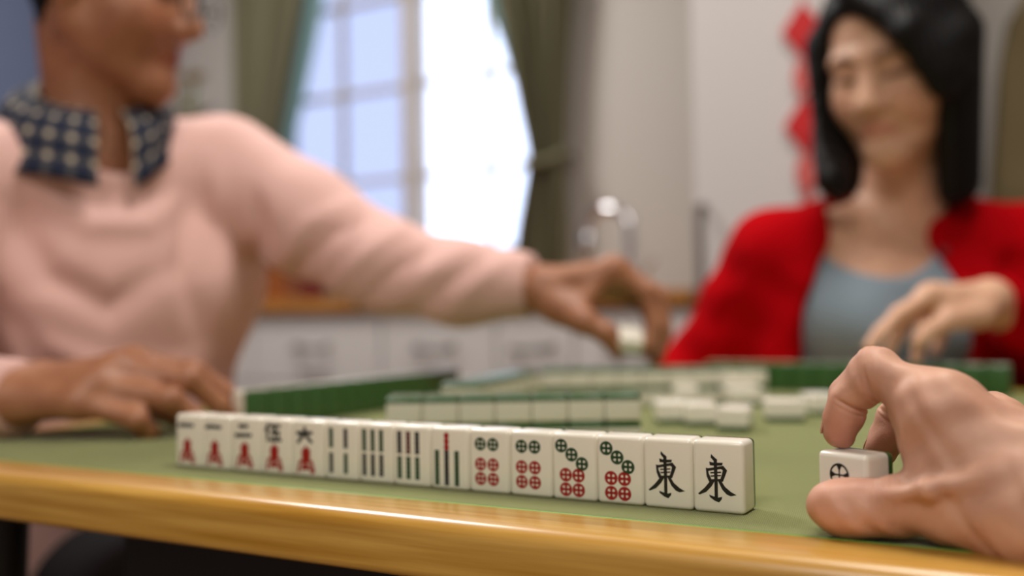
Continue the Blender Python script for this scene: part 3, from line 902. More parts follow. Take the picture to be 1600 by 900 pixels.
# low double wall of face-down tiles across the middle (turned against the table)
WA = math.atan2(RT[1], RT[0])
w0 = P(603, 700, 0.733); w0[2] = T
wd = np.array([math.cos(WA), math.sin(WA), 0])
ORD = ['first', 'second', 'third', 'fourth', 'fifth', 'sixth', 'seventh', 'eighth', 'ninth', 'tenth', 'eleventh', 'twelfth', 'thirteenth']
ords = ['leftmost', 'second from left', 'third from left', 'middle', 'third from right', 'second from right', 'rightmost']
for lay in (0, 1):
    for i in range(7):
        jt = random.Random(i * 3 + lay)
        p = w0 + wd * (i * (TW + 0.0004)) + np.array([0, 0, lay * TD]) + np.array([wd[1], -wd[0], 0]) * (jt.random() - .5) * 0.0016
        tile(tuple(p), WA, 'down', None, f'{ords[i]} face-down tile in the {"upper" if lay else "lower"} layer of the near seven-wide wall', 'near double wall of face-down tiles')
# far double wall
f0 = P(846, 600, 1.075); f0[2] = T
FA = WA - 0.03
fd = np.array([math.cos(FA), math.sin(FA), 0])
for lay in (0, 1):
    for i in range(9):
        p = f0 + fd * (i * (TW + 0.0004)) + np.array([0, 0, lay * TD])
        tile(tuple(p), FA, 'down', None, f'{ORD[i]} face-down tile from left, {"upper" if lay else "lower"} layer of the far wall by the reaching hand', 'far double wall of face-down tiles')
# left wall running away from the viewer
l0 = P(748, 640, 0.87); l0[2] = T
LA = WA + math.radians(72)
ld = np.array([math.cos(LA), math.sin(LA), 0])
for lay in (0, 1):
    for i in range(7):
        p = l0 + ld * (i * (TW + 0.0004)) + np.array([0, 0, lay * TD])
        tile(tuple(p), LA, 'down', None, f'{ORD[i]} face-down tile from near end, {"upper" if lay else "lower"} layer of the slanting side wall', 'side double wall of face-down tiles')
# hands of the other players: green backs towards us
for i in range(13):
    tile((-0.125, 0.175 + i * (TW + .0003) + TW, T), math.radians(-90), 'stand', None, f'{ORD[i]} green-backed upright tile from near end of the row before the man in pink', 'upright tiles of the man in pink')
for i in range(13):
    tile((0.125 + i * (TW + .0003) + TW, 0.765, T), math.radians(180), 'stand', None, f'{ORD[i]} green-backed upright tile from left in the row before the woman in red', 'upright tiles of the woman in red')
# face-up discards at right of the wall
disc = [((1027, 664), 28, None, 'ivory discard lying at the left end of the loose group'), ((1073, 668), 28, None, 'ivory discard lying second from left in the loose group'),
        ((1119, 675), 9, None, 'nearest ivory discard lying turned in the loose group, corner towards viewer'), ((1196, 660), 22, 'long', 'ivory discard lying long side to the viewer in the loose group'),
        ((1268, 650), 30, None, 'ivory discard lying half behind the bent index finger'), ((1052, 634), 20, None, 'ivory discard lying behind the left pair of discards'),
        ((1140, 636), 40, 'long', 'ivory discard lying behind the nearest discard')]
for (px, py), ang, k, lb in disc:
    ray = P(px, py, 1.0) - CAM
    p = CAM + ray * ((T - CAM[2]) / ray[2])
    a = math.radians(ang)
    if k == 'long':
        m4 = Matrix.Translation(tuple(p)) @ Matrix.Rotation(a, 4, 'Z') @ Matrix(((0, 0, -1, TH), (1, 0, 0, 0), (0, -1, 0, TD), (0, 0, 0, 1)))
        tile(tuple(p), a, 'up', None, lb, 'face-up discards', m4)
    else:
        tile(tuple(p), a, 'up', None, lb, 'face-up discards')
# ------------------------------------------------------------------ people
M_SKIN_NEAR = skin_mat('skin_hand', lin(206, 160, 134), 0.55, 0.2)
M_SKIN_MAN = skin_mat('skin_man', lin(166, 112, 80), 0.5, 0.15, False)
M_SKIN_WOMAN = skin_mat('skin_woman', lin(222, 177, 147), 0.5, 0.15, False)

def head(B, c, f, up, s=1.0, k=1.0):
    """skull, face, ears; c centre at eye height, f facing, up crown; returns local->world"""
    f = nrm(f); up = nrm(np.asarray(up) - f * (np.asarray(up) @ f)); r = np.cross(f, up)
    def w(x, y, z): return np.asarray(c) + s * (r * x + f * y + up * z)
    A = (r, f, up)
    B.ellip(w(0, -.012, .04), A, (.076 * s, .094 * s, .084 * s), 0.02)
    B.ellip(w(0, .022, -.032), A, (.065 * s, .071 * s, .08 * s), 0.03)
    for sg in (-1, 1):
        B.cone(w(sg * .054, -.008, -.055), w(sg * .014, .066, -.102), .018 * s, .016 * s, 0.025)
        B.sphere(w(sg * .036, .052, -.034), .023 * s, 0.035)
        B.cone(w(sg * .01, .086, .024), w(sg * .048, .07, .02), .0065 * s, .0065 * s, 0.02)
        B.sphere(w(sg * .031, .098, .002), .0115 * s, 0.02, True)
        B.sphere(w(sg * .031, .0755, .0), .0125 * s, 0.005)
        B.sphere(w(sg * .013, .094, -.037), .0085 * s, 0.007)
        B.ellip(w(sg * .076, -.012, -.008), A, (.009 * s, .02 * s, .032 * s), 0.01)
    B.sphere(w(0, .074, -.1), .02 * s, 0.025)
    B.cone(w(0, .086, .012), w(0, .108, -.032), .0085 * s, .0115 * s, 0.014)
    for z, rr in ((-.062, .0052), (-.0715, .006)):
        for sg in (-1, 1):
            B.cone(w(0, .0895, z), w(sg * .012, .0865, z), rr * s, .0048 * s, 0.006)
            B.cone(w(sg * .012, .0865, z), w(sg * .022, .076, z - .004), .0048 * s, .002 * s, 0.006)
    for sg in (-1, 1):
        B.cone(w(0, .0945, -.0668), w(sg * .017, .0875, -.0705), .0016 * s, .0012 * s, 0.003, True)
    inv = lambda V: np.stack([(V - np.asarray(c)) @ a / s for a in (r, f, up)], 1)
    return w, inv

def face_tint(L, tint, lip=(.80, .48, .48), brow=(.25, .22, .22)):
    x, y, z = L[:, 0], L[:, 1], L[:, 2]
    front = y > .04
    m = np.exp(-((np.abs(x) / .024) ** 4)) * np.exp(-((z + .0665 + 12 * x * x) / .0095) ** 4) * front
    tint *= 1 - m[:, None] * (1 - np.array(lip))
    bw = np.exp(-((np.abs(x) - .031) / .02) ** 4) * np.exp(-((z - .024 + 0.35 * (np.abs(x) - .03) ** 2 / .03) / .0045) ** 2) * front
    tint *= 1 - bw[:, None] * (1 - np.array(brow))
    ey = np.exp(-((np.abs(x) - .031) / .016) ** 4) * np.exp(-((z + .004) / .0035) ** 2) * front
    tint *= 1 - ey[:, None] * 0.9
    so = np.exp(-((np.abs(x) - .033) / .02) ** 4) * np.exp(-((z - .006) / .013) ** 2) * front  # eye-socket shadow painted into the skin tint
    tint *= 1 - so[:, None] * np.array([.18, .24, .26])
    ch = np.exp(-((np.abs(x) - .042) / .02) ** 2) * np.exp(-((z + .035) / .022) ** 2) * front
    tint *= 1 - ch[:, None] * np.array([0, .10, .10])
    return tint

def seated_legs(hip, knee_dir, side, zseat, foot=True, wr=0.085):
    """trousers for a seated person: pelvis, thighs, shins"""
    B = Body(0.010)
    B.econe(hip + np.array([0, 0, .02]), hip + np.array([0, 0, .12]), side, .17, .12, .16, .12, 0.03)
    for sg in (-1, 1):
        h0 = hip + side * sg * .09
        kn = h0 + knee_dir * .40 + side * sg * .03; kn[2] = zseat + .06
        an = kn + knee_dir * .02; an[2] = 0.09
        B.cone(h0, kn, wr, .06, 0.03); B.cone(kn, an, .062, .045, 0.02)
    return B.mesh(2)

def shoe(p, d, m, parent):
    B = Body(0.006)
    a = np.array([p[0], p[1], .038]); e = a + d * .14; e[2] = .03
    B.econe(a - d * .05, e, np.cross(d, (0, 0, 1)), .036, .036, .04, .028, 0.02)
    B.plane((p[0], p[1], .002), (0, 0, -1), a - .3, a + .3, 0.004)
    V, Q = B.mesh(1)
    return body_object('shoe', V, Q, m, parent, origin=parent.location)

def stool(loc, label):
    e = empty('wooden_stool', loc, label=label, cat='stool')
    m = M_WORKTOP
    b = MB(); b.lathe([(0.15, 0.425), (0.165, 0.43), (0.165, 0.448), (0.155, 0.455)], seg=32); b.build('seat', m, e, True, 40)
    for a in range(4):
        t = a * math.pi / 2 + .4
        b = MB(); b.tube([(0.11 * math.cos(t), .11 * math.sin(t), .43), (.16 * math.cos(t), .16 * math.sin(t), 0)], [.017, .014], 10); b.build('leg', m, e, True, 50)
    b = MB(); b.tube([(0.137 * math.cos(t), .137 * math.sin(t), .2) for t in np.linspace(0, 2 * math.pi, 24, endpoint=False)], .009, 8, closed=True); b.build('stretcher_ring', m, e, True)
    return e

# ================================================================== man in the pink sweater
man = empty('person', (-0.58, 0.28, 0.0), label='man in pink sweater and glasses placing a tile with outstretched arm', cat='person')
MO = np.array(man.location)
SEAT = 0.46
m_hip = np.array([-0.63, 0.265, SEAT + .09])
m_wai = P(150, 640, 1.26)
m_chs = P(175, 440, 1.25)
m_upr = P(160, 305, 1.235)
m_nck = P(146, 214, 1.21)
m_ls = P(352, 268, 1.30)
m_rs = P(-100, 282, 1.10)
m_le = P(598, 402, 1.215)
m_lw = P(842, 452, 1.14)
m_re = P(-190, 640, 0.96)
m_rw = P(12, 622, 0.875)
m_side = nrm(m_ls - m_rs)
m_fw = np.cross(m_side, (0, 0, 1.0)); m_fw = nrm(m_fw)

def man_torso(B, g):
    B.econe(m_hip, m_wai, m_side, .165 + g, .125 + g, .155 + g, .115 + g, 0.05)
    B.econe(m_wai, m_chs, m_side, .155 + g, .115 + g, .175 + g, .115 + g, 0.05)
    B.econe(m_chs, m_upr, m_side, .175 + g, .115 + g, .15 + g, .085 + g, 0.05)
    B.cone(m_nck + np.array([0, 0, -.03]), m_ls, .05 + g, .052 + g, 0.04)
    B.cone(m_nck + np.array([0, 0, -.03]), m_rs, .05 + g, .052 + g, 0.04)

B = Body(0.0035)
man_torso(B, -.012)
B.cone(m_nck + np.array([0, 0, -.06]), m_nck, .058, .052, 0.03)
m_hc = P(172, -18, 1.19)
mw, minv = head(B, m_hc, (0.88, 0.42, -0.20), (0.12, 0.0, 1.0), 1.03)
B.cone(mw(0, -.028, -.05), m_nck, .05, .052, 0.02)
B.chain([m_ls, P(478, 345, 1.262), P(600, 415, 1.215), P(720, 442, 1.175), m_lw], [.04, .038, .034, .03, .027], 0.02)
B.chain([m_rs, m_re, m_rw], [.05, .04, .028], 0.02)
hand(B, m_lw, [
    [P(958, 420, 1.12), P(1012, 455, 1.115), P(1024, 508, 1.11), P(1012, 545, 1.105)],
    [P(966, 424, 1.145), P(1030, 462, 1.145), P(1038, 520, 1.135), P(1026, 560, 1.125)],
    [P(964, 436, 1.167), P(1028, 474, 1.17), P(1034, 525, 1.165), P(1020, 562, 1.155)],
    [P(956, 448, 1.187), P(1012, 484, 1.195), P(1018, 522, 1.19), P(1006, 552, 1.185)]],
    [P(872, 478, 1.12), P(912, 502, 1.095), P(946, 520, 1.09), P(966, 548, 1.095)], 1.12)
hand(B, m_rw, [
    [P(208, 568, .895), P(304, 580, .90), P(350, 612, .91), P(372, 640, .915)],
    [P(180, 578, .872), P(296, 592, .872), P(344, 634, .885), P(362, 662, .893)],
    [P(150, 602, .856), P(266, 624, .85), P(306, 656, .862), P(300, 676, .872)],
    [P(122, 630, .846), P(214, 655, .838), P(236, 674, .848), P(220, 682, .855)]],
    [P(70, 600, .90), P(170, 622, .93), P(235, 636, .935), P(280, 652, .93)], 1.12)
V, Q = B.mesh(2)
tint = np.ones((len(V), 3))
tint = face_tint(minv(V), tint, brow=(.2, .18, .18))
body_object('body', V, Q, M_SKIN_MAN, man, tint, MO)

def folds(V, N, seg, amp, freq, spin=1.3, seed=0.0):
    """sleeve creases: ridges winding round the limb from seg[0] to seg[1]"""
    a, c = seg; ax = c - a; L = np.linalg.norm(ax); ax = ax / L
    q = (V - a) @ ax
    o = V - a - q[:, None] * ax
    u = nrm(np.cross(ax, (0, 0, 1))); v = np.cross(ax, u)
    th = np.arctan2(o @ v, o @ u); rr = np.linalg.norm(o, axis=1)
    m = sstep(-.02, .04, q) * sstep(L + .02, L - .04, q) * (rr < .11)
    w = np.sin(freq * q + spin * th + seed + .8 * np.sin(2 * th + 14 * q)) + .5 * np.sin(freq * 1.7 * q - 2 * th + seed * 2)
    return N * (amp * m * w)[:, None]

M_PINK_KNIT = mat('pink_knit', lin(226, 181, 171), 0.9, spec=0.15)
M_PINK_KNIT.node_tree.nodes['Principled BSDF'].inputs['Sheen Weight'].default_value = 0.3
bump(M_PINK_KNIT, 'voronoi', 420, 0.25, 0.001)
B = Body(0.004)
man_torso(B, .006)
B.chain([m_ls, P(478, 345, 1.262), P(600, 415, 1.215), P(720, 442, 1.175), P(838, 446, 1.142)], [.072, .066, .055, .048, .037], 0.025)
B.chain([m_rs, m_re, m_rw], [.072, .058, .036], 0.03)
ld_ = nrm(P(838, 446, 1.142) - P(720, 442, 1.175)); q0 = P(832, 446, 1.143)
B.plane(q0, ld_, q0 - .07, q0 + .09, 0.004)
rd_ = nrm(m_rw - m_re); q0 = P(42, 620, .872)
B.plane(q0, rd_, q0 - .07, q0 + .07, 0.004)
B.ellip(m_nck + np.array([0, 0, .03]) + m_fw * .035, (m_side, m_fw, (0, 0, 1)), (.078, .105, .085), 0.012, True)
B.plane(m_hip + np.array([0, 0, -.02]), (0, 0, -1), m_hip - .4, m_hip + .4, 0.01)
V, Q = B.mesh(2); N_ = vnormals(V, Q)
def to_px(V):
    q = V - CAM; z = q @ FW
    return np.stack([800 + F * (q @ RT) / z, 450 - F * (q @ UP) / z], 1)
def ridges(V, N, table):
    """cloth folds: soft ridges (+) and creases (-) along lines drawn over the garment's front"""
    p = to_px(V); front = sstep(.05, .45, -(N @ FW)); D = np.zeros(len(V))
    for amp, sig, line in table:
        best = np.full(len(V), 1e9); tt = np.zeros(len(V)); L = len(line) - 1
        for n_, ((x0, y0), (x1, y1)) in enumerate(zip(line[:-1], line[1:])):
            d = np.array([x1 - x0, y1 - y0], float); t = np.clip(((p - (x0, y0)) @ d) / (d @ d), 0, 1)
            e = np.linalg.norm(p - np.array([x0, y0]) - t[:, None] * d, axis=1)
            m = e < best; best[m] = e[m]; tt[m] = (n_ + t[m]) / L
        D += amp * np.exp(-(best / sig) ** 2) * (0.25 + 0.75 * np.sin(math.pi * tt))
    return N * (D * front)[:, None]
D = folds(V, N_, (m_re, m_rw), .003, 60, 1.2, 2.0)
D += ridges(V, N_, [
    (.009, 24, [(30, 530), (110, 560), (190, 590), (260, 590), (330, 560)]), (-.012, 26, [(15, 320), (75, 430), (170, 480), (265, 420)]),
    (.009, 20, [(60, 300), (140, 350), (230, 350), (290, 300)]), (-.009, 20, [(0, 470), (60, 560), (150, 610), (240, 620)]),
    (.010, 20, [(330, 250), (352, 380), (345, 540)]), (-.009, 18, [(290, 300), (285, 420), (310, 520)]), (-.010, 16, [(395, 300), (405, 360), (395, 440)]),
    (.006, 14, [(430, 420), (480, 350), (560, 310)]), (-.007, 12, [(450, 440), (520, 365), (590, 335)]), (.006, 13, [(510, 460), (575, 395), (640, 350)]),
    (-.006, 12, [(560, 480), (620, 420), (690, 375)]), (.005, 13, [(600, 490), (670, 430), (730, 385)]), (-.005, 11, [(650, 492), (705, 440), (760, 395)]),
    (.004, 12, [(700, 490), (750, 440), (800, 400)])])
body_object('sweater', V + D, Q, M_PINK_KNIT, man, origin=MO)

# checked shirt collar: two folded leaves round the neck
M_CHECK = mat('checked_shirt_cloth', lin(40, 44, 62), 0.85, spec=0.2)
nt, N, L, bs = nodes(M_CHECK)
tc = N.new('ShaderNodeTexCoord'); sx = N.new('ShaderNodeSeparateXYZ'); L.new(tc.outputs['UV'], sx.inputs[0])
def stripe(sock, scale, width, off=0.0):
    a = N.new('ShaderNodeMath'); a.operation = 'MULTIPLY_ADD'; a.inputs[1].default_value = scale; a.inputs[2].default_value = off; L.new(sock, a.inputs[0])
    c = N.new('ShaderNodeMath'); c.operation = 'FRACT'; L.new(a.outputs[0], c.inputs[0])
    d = N.new('ShaderNodeMath'); d.operation = 'LESS_THAN'; d.inputs[1].default_value = width; L.new(c.outputs[0], d.inputs[0])
    return d.outputs[0]
def madd(a, c, op='ADD'):
    d = N.new('ShaderNodeMath'); d.operation = op; L.new(a, d.inputs[0]); L.new(c, d.inputs[1]); return d.outputs[0]
big = madd(stripe(sx.outputs[0], 62, .26), stripe(sx.outputs[1], 62, .26))
sc_ = N.new('ShaderNodeMath'); sc_.operation = 'MULTIPLY'; sc_.inputs[1].default_value = 0.5; L.new(big, sc_.inputs[0])
rp = N.new('ShaderNodeValToRGB'); rp.color_ramp.interpolation = 'CONSTANT'
rp.color_ramp.elements[0].position = 0.0; rp.color_ramp.elements[0].color = lin(36, 42, 62)
e1 = rp.color_ramp.elements.new(0.4); e1.color = lin(84, 82, 84)
rp.color_ramp.elements[2].position = 0.9; rp.color_ramp.elements[2].color = lin(206, 190, 166)
L.new(sc_.outputs[0], rp.inputs[0]); L.new(rp.outputs[0], bs.inputs['Base Color'])

def collar_leaf(name, pts_in, pts_out, parent, m, thick=.003):
    """folded leaf between a stand line on the neck and its outer edge; uv in metres for the check"""
    bm = bmesh.new(); uv = bm.loops.layers.uv.new('UVMap')
    n = len(pts_in); J = 10
    rows = []
    for side in (0, 1):
        for j in range(J + 1):
            t = j / J
            r_ = []
            for i in range(n):
                a, c = Vector(pts_in[i]), Vector(pts_out[i])
                p = a.lerp(c, t) + Vector((0, 0, .010 * math.sin(math.pi * t)))
                p += (Vector(p) - Vector(m_nck)).normalized() * (.012 * math.sin(math.pi * min(1, t * 1.2)) - side * thick)
                r_.append(bm.verts.new(p - Vector(MO)))
            rows.append(r_)
    def f(vs, uvs):
        fc = bm.faces.new(vs)
        for lp, u in zip(fc.loops, uvs): lp[uv].uv = u
    dl = sum((Vector(pts_in[i + 1]) - Vector(pts_in[i])).length for i in range(n - 1)) / (n - 1)
    wd_ = .065
    for side in (0, 1):
        o = side * (J + 1)
        for j in range(J):
            for i in range(n - 1):
                vs = [rows[o + j][i], rows[o + j][i + 1], rows[o + j + 1][i + 1], rows[o + j + 1][i]]
                us = [(i * dl, j / J * wd_), ((i + 1) * dl, j / J * wd_), ((i + 1) * dl, (j + 1) / J * wd_), (i * dl, (j + 1) / J * wd_)]
                f(vs, us)
    for j in range(J):
        for i in (0, n - 1):
            f([rows[j][i], rows[j + 1][i], rows[J + 2 + j][i], rows[J + 1 + j][i]], [(0, 0)] * 4)
    for i in range(n - 1):
        for j in (0, J):
            f([rows[j][i], rows[j][i + 1], rows[J + 1 + j][i + 1], rows[J + 1 + j][i]], [(i * dl, j / J * wd_), ((i + 1) * dl, j / J * wd_)] * 2)
    bmesh.ops.recalc_face_normals(bm, faces=bm.faces)
    me = bpy.data.meshes.new(name); bm.to_mesh(me); bm.free()
    me.polygons.foreach_set('use_smooth', [True] * len(me.polygons))
    return link(name, me, m, parent)
def ring(ang, r, z, oval=1.0):
    """point round the neck: angle 0 is the throat, + towards the man's right (near) side"""
    d = m_fw * math.cos(ang) - m_side * math.sin(ang) * oval
    return m_nck + d * r + np.array([0, 0, z])
angs = np.linspace(math.radians(12), math.radians(178), 13)
pin = [ring(a, .064 + .004 * math.cos(a), .012 + .068 * (1 - math.cos(a)) / 2 + .008) for a in angs]
pout = [ring(a, .106 + .024 * math.sin(a) ** 2 - .012 * max(0, -math.cos(a)), -.056 + .10 * (1 - math.cos(a)) / 2 - .022 * math.sin(a) ** 2 - .02 * math.exp(-(a / .5) ** 2), 1.0) for a in angs]
collar_leaf('shirt_collar', pin, pout, man, M_CHECK)
angs = -angs
pin = [ring(a, .064 + .004 * math.cos(a), .012 + .068 * (1 - math.cos(a)) / 2 + .008) for a in angs]
pout = [ring(a, .100 - .012 * max(0, -math.cos(a)), -.052 + .10 * (1 - math.cos(a)) / 2 - .03 * math.exp(-(a / .5) ** 2), 1.0) for a in angs]
collar_leaf('shirt_collar', pin, pout, man, M_CHECK)

# short dark hair and glasses
M_HAIR = mat('black_hair', lin(11, 9, 9), 0.55, spec=0.25)
bump(M_HAIR, 'noise', 30, 0.5, 0.003, (6, 6, 1))
B = Body(0.004)
fr, ff, fu = (mw(1, 0, 0) - mw(0, 0, 0)), (mw(0, 1, 0) - mw(0, 0, 0)), (mw(0, 0, 1) - mw(0, 0, 0))
B.ellip(mw(0, -.016, .046), (fr, ff, fu), (.087, .103, .094), 0.02)
B.econe(mw(0, -.05, .0), mw(0, -.046, -.05), fr, .066, .042, .05, .024, 0.02)
B.ellip(mw(0, .105, -.025), (fr, ff, fu), (.10, .095, .09), 0.012, True)
for sg in (-1, 1):
    B.ellip(mw(sg * .085, -.008, -.03), (fr, ff, fu), (.03, .03, .045), 0.01, True)
B.plane(mw(0, -.05, -.085), -fu - ff * .3, mw(0, 0, 0) - .25, mw(0, 0, 0) + .25, 0.01)
V, Q = B.mesh(2); body_object('hair', V, Q, M_HAIR, man, origin=MO)
M_GF = mat('dark_spectacle_frame', lin(40, 36, 34), 0.3, 0.4)
b = MB()
for sg in (-1, 1):
    b.tube([Vector(mw(sg * .033 + .024 * math.cos(t), .112, -.004 + .02 * math.sin(t)) - MO) for t in np.linspace(0, 2 * math.pi, 20, endpoint=False)], .0016, 6, closed=True)
    b.tube([Vector(mw(sg * .057, .112, .002) - MO), Vector(mw(sg * .08, .06, .004) - MO), Vector(mw(sg * .086, -.015, .002) - MO), Vector(mw(sg * .083, -.035, -.02) - MO)], .0016, 6)
b.tube([Vector(mw(-.009, .112, .0) - MO), Vector(mw(0, .115, .003) - MO), Vector(mw(.009, .112, 0) - MO)], .0016, 6)
gfo = b.build('glasses', M_GF, man, True)
M_LENS = pane_mat('lens_glass', (0.97, 0.97, 0.97, 1)); M_LENS.node_tree.nodes['Mix Shader'].inputs[0].default_value = 0.12
for sg in (-1, 1):
    b = MB(); ctr = mw(sg * .033, .112, -.004)
    vs = [b.bm.verts.new(Vector(mw(sg * .033 + .0235 * math.cos(t), .112, -.004 + .0195 * math.sin(t)) - MO)) for t in np.linspace(0, 2 * math.pi, 24, endpoint=False)]
    b.bm.faces.new(vs)
    me = b.mesh('lens'); link('lens', me, M_LENS, gfo)
# trousers, shoes, stool
M_TROUS = mat('black_trousers', lin(30, 30, 34), 0.85)
V, Q = seated_legs(m_hip, nrm(m_fw * np.array([1, 1, 0])), m_side * np.array([1, 1, 0]), SEAT)
body_object('trousers', V, Q, M_TROUS, man, origin=MO)
M_SHOE = mat('dark_shoe', lin(36, 30, 28), 0.5)
for sg in (-1, 1):
    k_ = m_hip + m_side * sg * .12 + m_fw * .42
    shoe(k_, nrm(m_fw * np.array([1, 1, 0])), M_SHOE, man)
stool((m_hip[0], m_hip[1], 0), 'round wooden stool under the man in pink')

# the tile between his thumb and fingers
hp = P(984, 532, 1.10)
hx = nrm(RT * .95 + UP * -.12); hy = nrm(UP * -.90 + FW * .40); hy = nrm(hy - hx * (hy @ hx)); hz = np.cross(hx, hy)
m4 = Matrix(((hx[0], hy[0], hz[0], 0), (hx[1], hy[1], hz[1], 0), (hx[2], hy[2], hz[2], 0), (0, 0, 0, 1)))
m4 = Matrix.Translation(tuple(hp)) @ m4 @ Matrix.Translation((-TW / 2, -TD / 2, -TH / 2))
tile((0, 0, 0), 0, 'stand', None, 'ivory tile held between thumb and fingers of the man in pink', None, m4)

# ================================================================== woman in the red cardigan
wom = empty('person', (0.32, 1.08, 0.0), label='woman in red cardigan with black shoulder-length hair looking down', cat='person')
WO = np.array(wom.location)
w_nck = P(1405, 316, 1.405)
w_ls = P(1208, 398, 1.385)
w_rs = P(1612, 388, 1.42)
w_side = nrm((w_rs - w_ls) * np.array([1, 1, 0]))
w_fw = nrm(np.cross(w_side, (0, 0, -1.0))); w_fw = -w_fw if w_fw @ (CAM - w_nck) < 0 else w_fw
w_upr = P(1400, 410, 1.43)
w_chs = P(1388, 490, 1.40)
w_wai = P(1392, 640, 1.42)
w_hip = np.array([w_wai[0] + .01, w_wai[1] + .06, SEAT + .09])
w_le = P(1074, 604, 1.46)          # elbow at picture left; that hand rests in her lap
w_lw = np.array([0.205, 0.935, T - .085])
w_re = P(1680, 590, 1.33)
w_rw = P(1548, 466, 1.19)

def wom_torso(B, g):
    B.econe(w_hip, w_wai, w_side, .155 + g, .115 + g, .125 + g, .095 + g, 0.05)
    B.econe(w_wai, w_chs, w_side, .125 + g, .095 + g, .145 + g, .095 + g, 0.05)
    B.econe(w_chs, w_upr, w_side, .145 + g, .095 + g, .13 + g, .075 + g, 0.05)
    for sg in (-1, 1):
        B.sphere(w_chs + w_side * sg * .065 + w_fw * .055 + np.array([0, 0, -.015]), .055 + g, 0.04)
    B.cone(w_nck + np.array([0, 0, -.035]), w_ls, .04 + g, .042 + g, 0.04)
    B.cone(w_nck + np.array([0, 0, -.035]), w_rs, .04 + g, .042 + g, 0.04)

B = Body(0.0035)
wom_torso(B, 0)
w_hc = P(1396, 100, 1.33)
camd = nrm((CAM - w_hc) * np.array([1, 1, 0]))
hf = nrm(camd * math.cos(.44) - RT * math.sin(.44)); hf = nrm(hf + np.array([0, 0, -.36]))
ww, winv = head(B, w_hc, hf, (0, 0, 1.0), 1.02)
B.cone(ww(0, -.015, -.05), w_nck + np.array([0, 0, -.02]), .048, .05, 0.03)
B.cone(ww(0, .025, -.085), w_nck + w_fw * .03, .02, .028, 0.03)
B.chain([w_ls, w_le, w_lw], [.042, .034, .024], 0.02)
B.chain([w_rs, w_re, w_rw], [.042, .034, .024], 0.02)
hand(B, w_rw, [
    [P(1450, 462, 1.15), P(1405, 490, 1.135), P(1375, 520, 1.125), P(1357, 543, 1.12)],
    [P(1456, 460, 1.168), P(1420, 495, 1.155), P(1396, 530, 1.145), P(1385, 556, 1.14)],
    [P(1468, 462, 1.186), P(1444, 502, 1.18), P(1436, 538, 1.17), P(1432, 562, 1.165)],
    [P(1486, 468, 1.20), P(1478, 506, 1.195), P(1468, 532, 1.188), P(1460, 550, 1.182)]],
    [P(1528, 490, 1.165), P(1480, 500, 1.14), P(1452, 516, 1.13), P(1434, 534, 1.125)], 0.98, wr=.021)
rf = nrm((.85, .02, -.45)); rn = nrm(np.array([0, 0, 1.0]) - rf * rf[2]); rs = np.cross(rn, rf)
rm = [w_lw + rf * .082 + rs * (1.5 - i) * .019 for i in range(4)]
def relaxed(m, l): return [m, m + nrm(rf - rn * .35) * .042 * l, m + nrm(rf - rn * .35) * .042 * l + nrm(rf * .7 - rn * .7) * .026 * l, m + nrm(rf - rn * .35) * .042 * l + nrm(rf * .7 - rn * .7) * .026 * l + nrm(rf * .5 - rn * .85) * .02 * l]
hand(B, w_lw, [relaxed(m, l) for m, l in zip(rm, (.95, 1.0, .95, .8))],
     [w_lw + rf * .02 + rs * .024, w_lw + rf * .055 + rs * .045, w_lw + rf * .085 + rs * .052 - rn * .01, w_lw + rf * .105 + rs * .05 - rn * .02], 0.95, wr=.021)
V, Q = B.mesh(2)
tint = np.ones((len(V), 3)); tint = face_tint(winv(V), tint, (.84, .58, .58), (.25, .22, .21))
body_object('body', V, Q, M_SKIN_WOMAN, wom, tint, WO)

# grey-blue camisole: follows the chest, cut low at the neck
M_CAMI = bump(mat('grey_blue_jersey', lin(136, 152, 164), 0.85, spec=0.2), 'noise', 500, 0.2, 0.0006)
B = Body(0.004)
wom_torso(B, .005)
B.ellip(P(1378, 325, 1.33), (w_side, w_fw, (0, 0, 1)), (.092, .16, .095), 0.006, True)
B.plane(P(1380, 345, 1.38), (0, 0, 1), w_nck - .4, w_nck + .4, 0.004)
for sg in (-1, 1):
    B.ellip(w_nck + w_side * sg * .215 + np.array([0, 0, -.05]), (w_side, w_fw, (0, 0, 1)), (.075, .2, .12), 0.006, True)
V, Q = B.mesh(2); N_ = vnormals(V, Q)
qz = V[:, 2]; qx = (V - w_chs) @ w_side
V = V + N_ * (.003 * np.sin(60 * qx + 22 * qz) * sstep(w_chs[2] + .02, w_chs[2] - .06, qz))[:, None]
body_object('camisole', V, Q, M_CAMI, wom, origin=WO)

# red cardigan, worn open
M_RED_KNIT = mat('red_knit', lin(172, 3, 13), 0.95, spec=0.05)
bump(M_RED_KNIT, 'voronoi', 420, 0.25, 0.001)
B = Body(0.004)
wom_torso(B, .016)
B.chain([w_ls, w_le, w_lw], [.058, .05, .036], 0.03)
B.chain([w_rs, w_re, w_rw], [.058, .05, .036], 0.03)
q0 = w_rw + nrm(w_rw - w_re) * .004
B.plane(q0, w_rw - w_re, q0 - .06, q0 + .06, 0.004)
q0 = w_lw - nrm(w_lw - w_le) * .01
B.plane(q0, w_lw - w_le, q0 - .06, q0 + .06, 0.004)
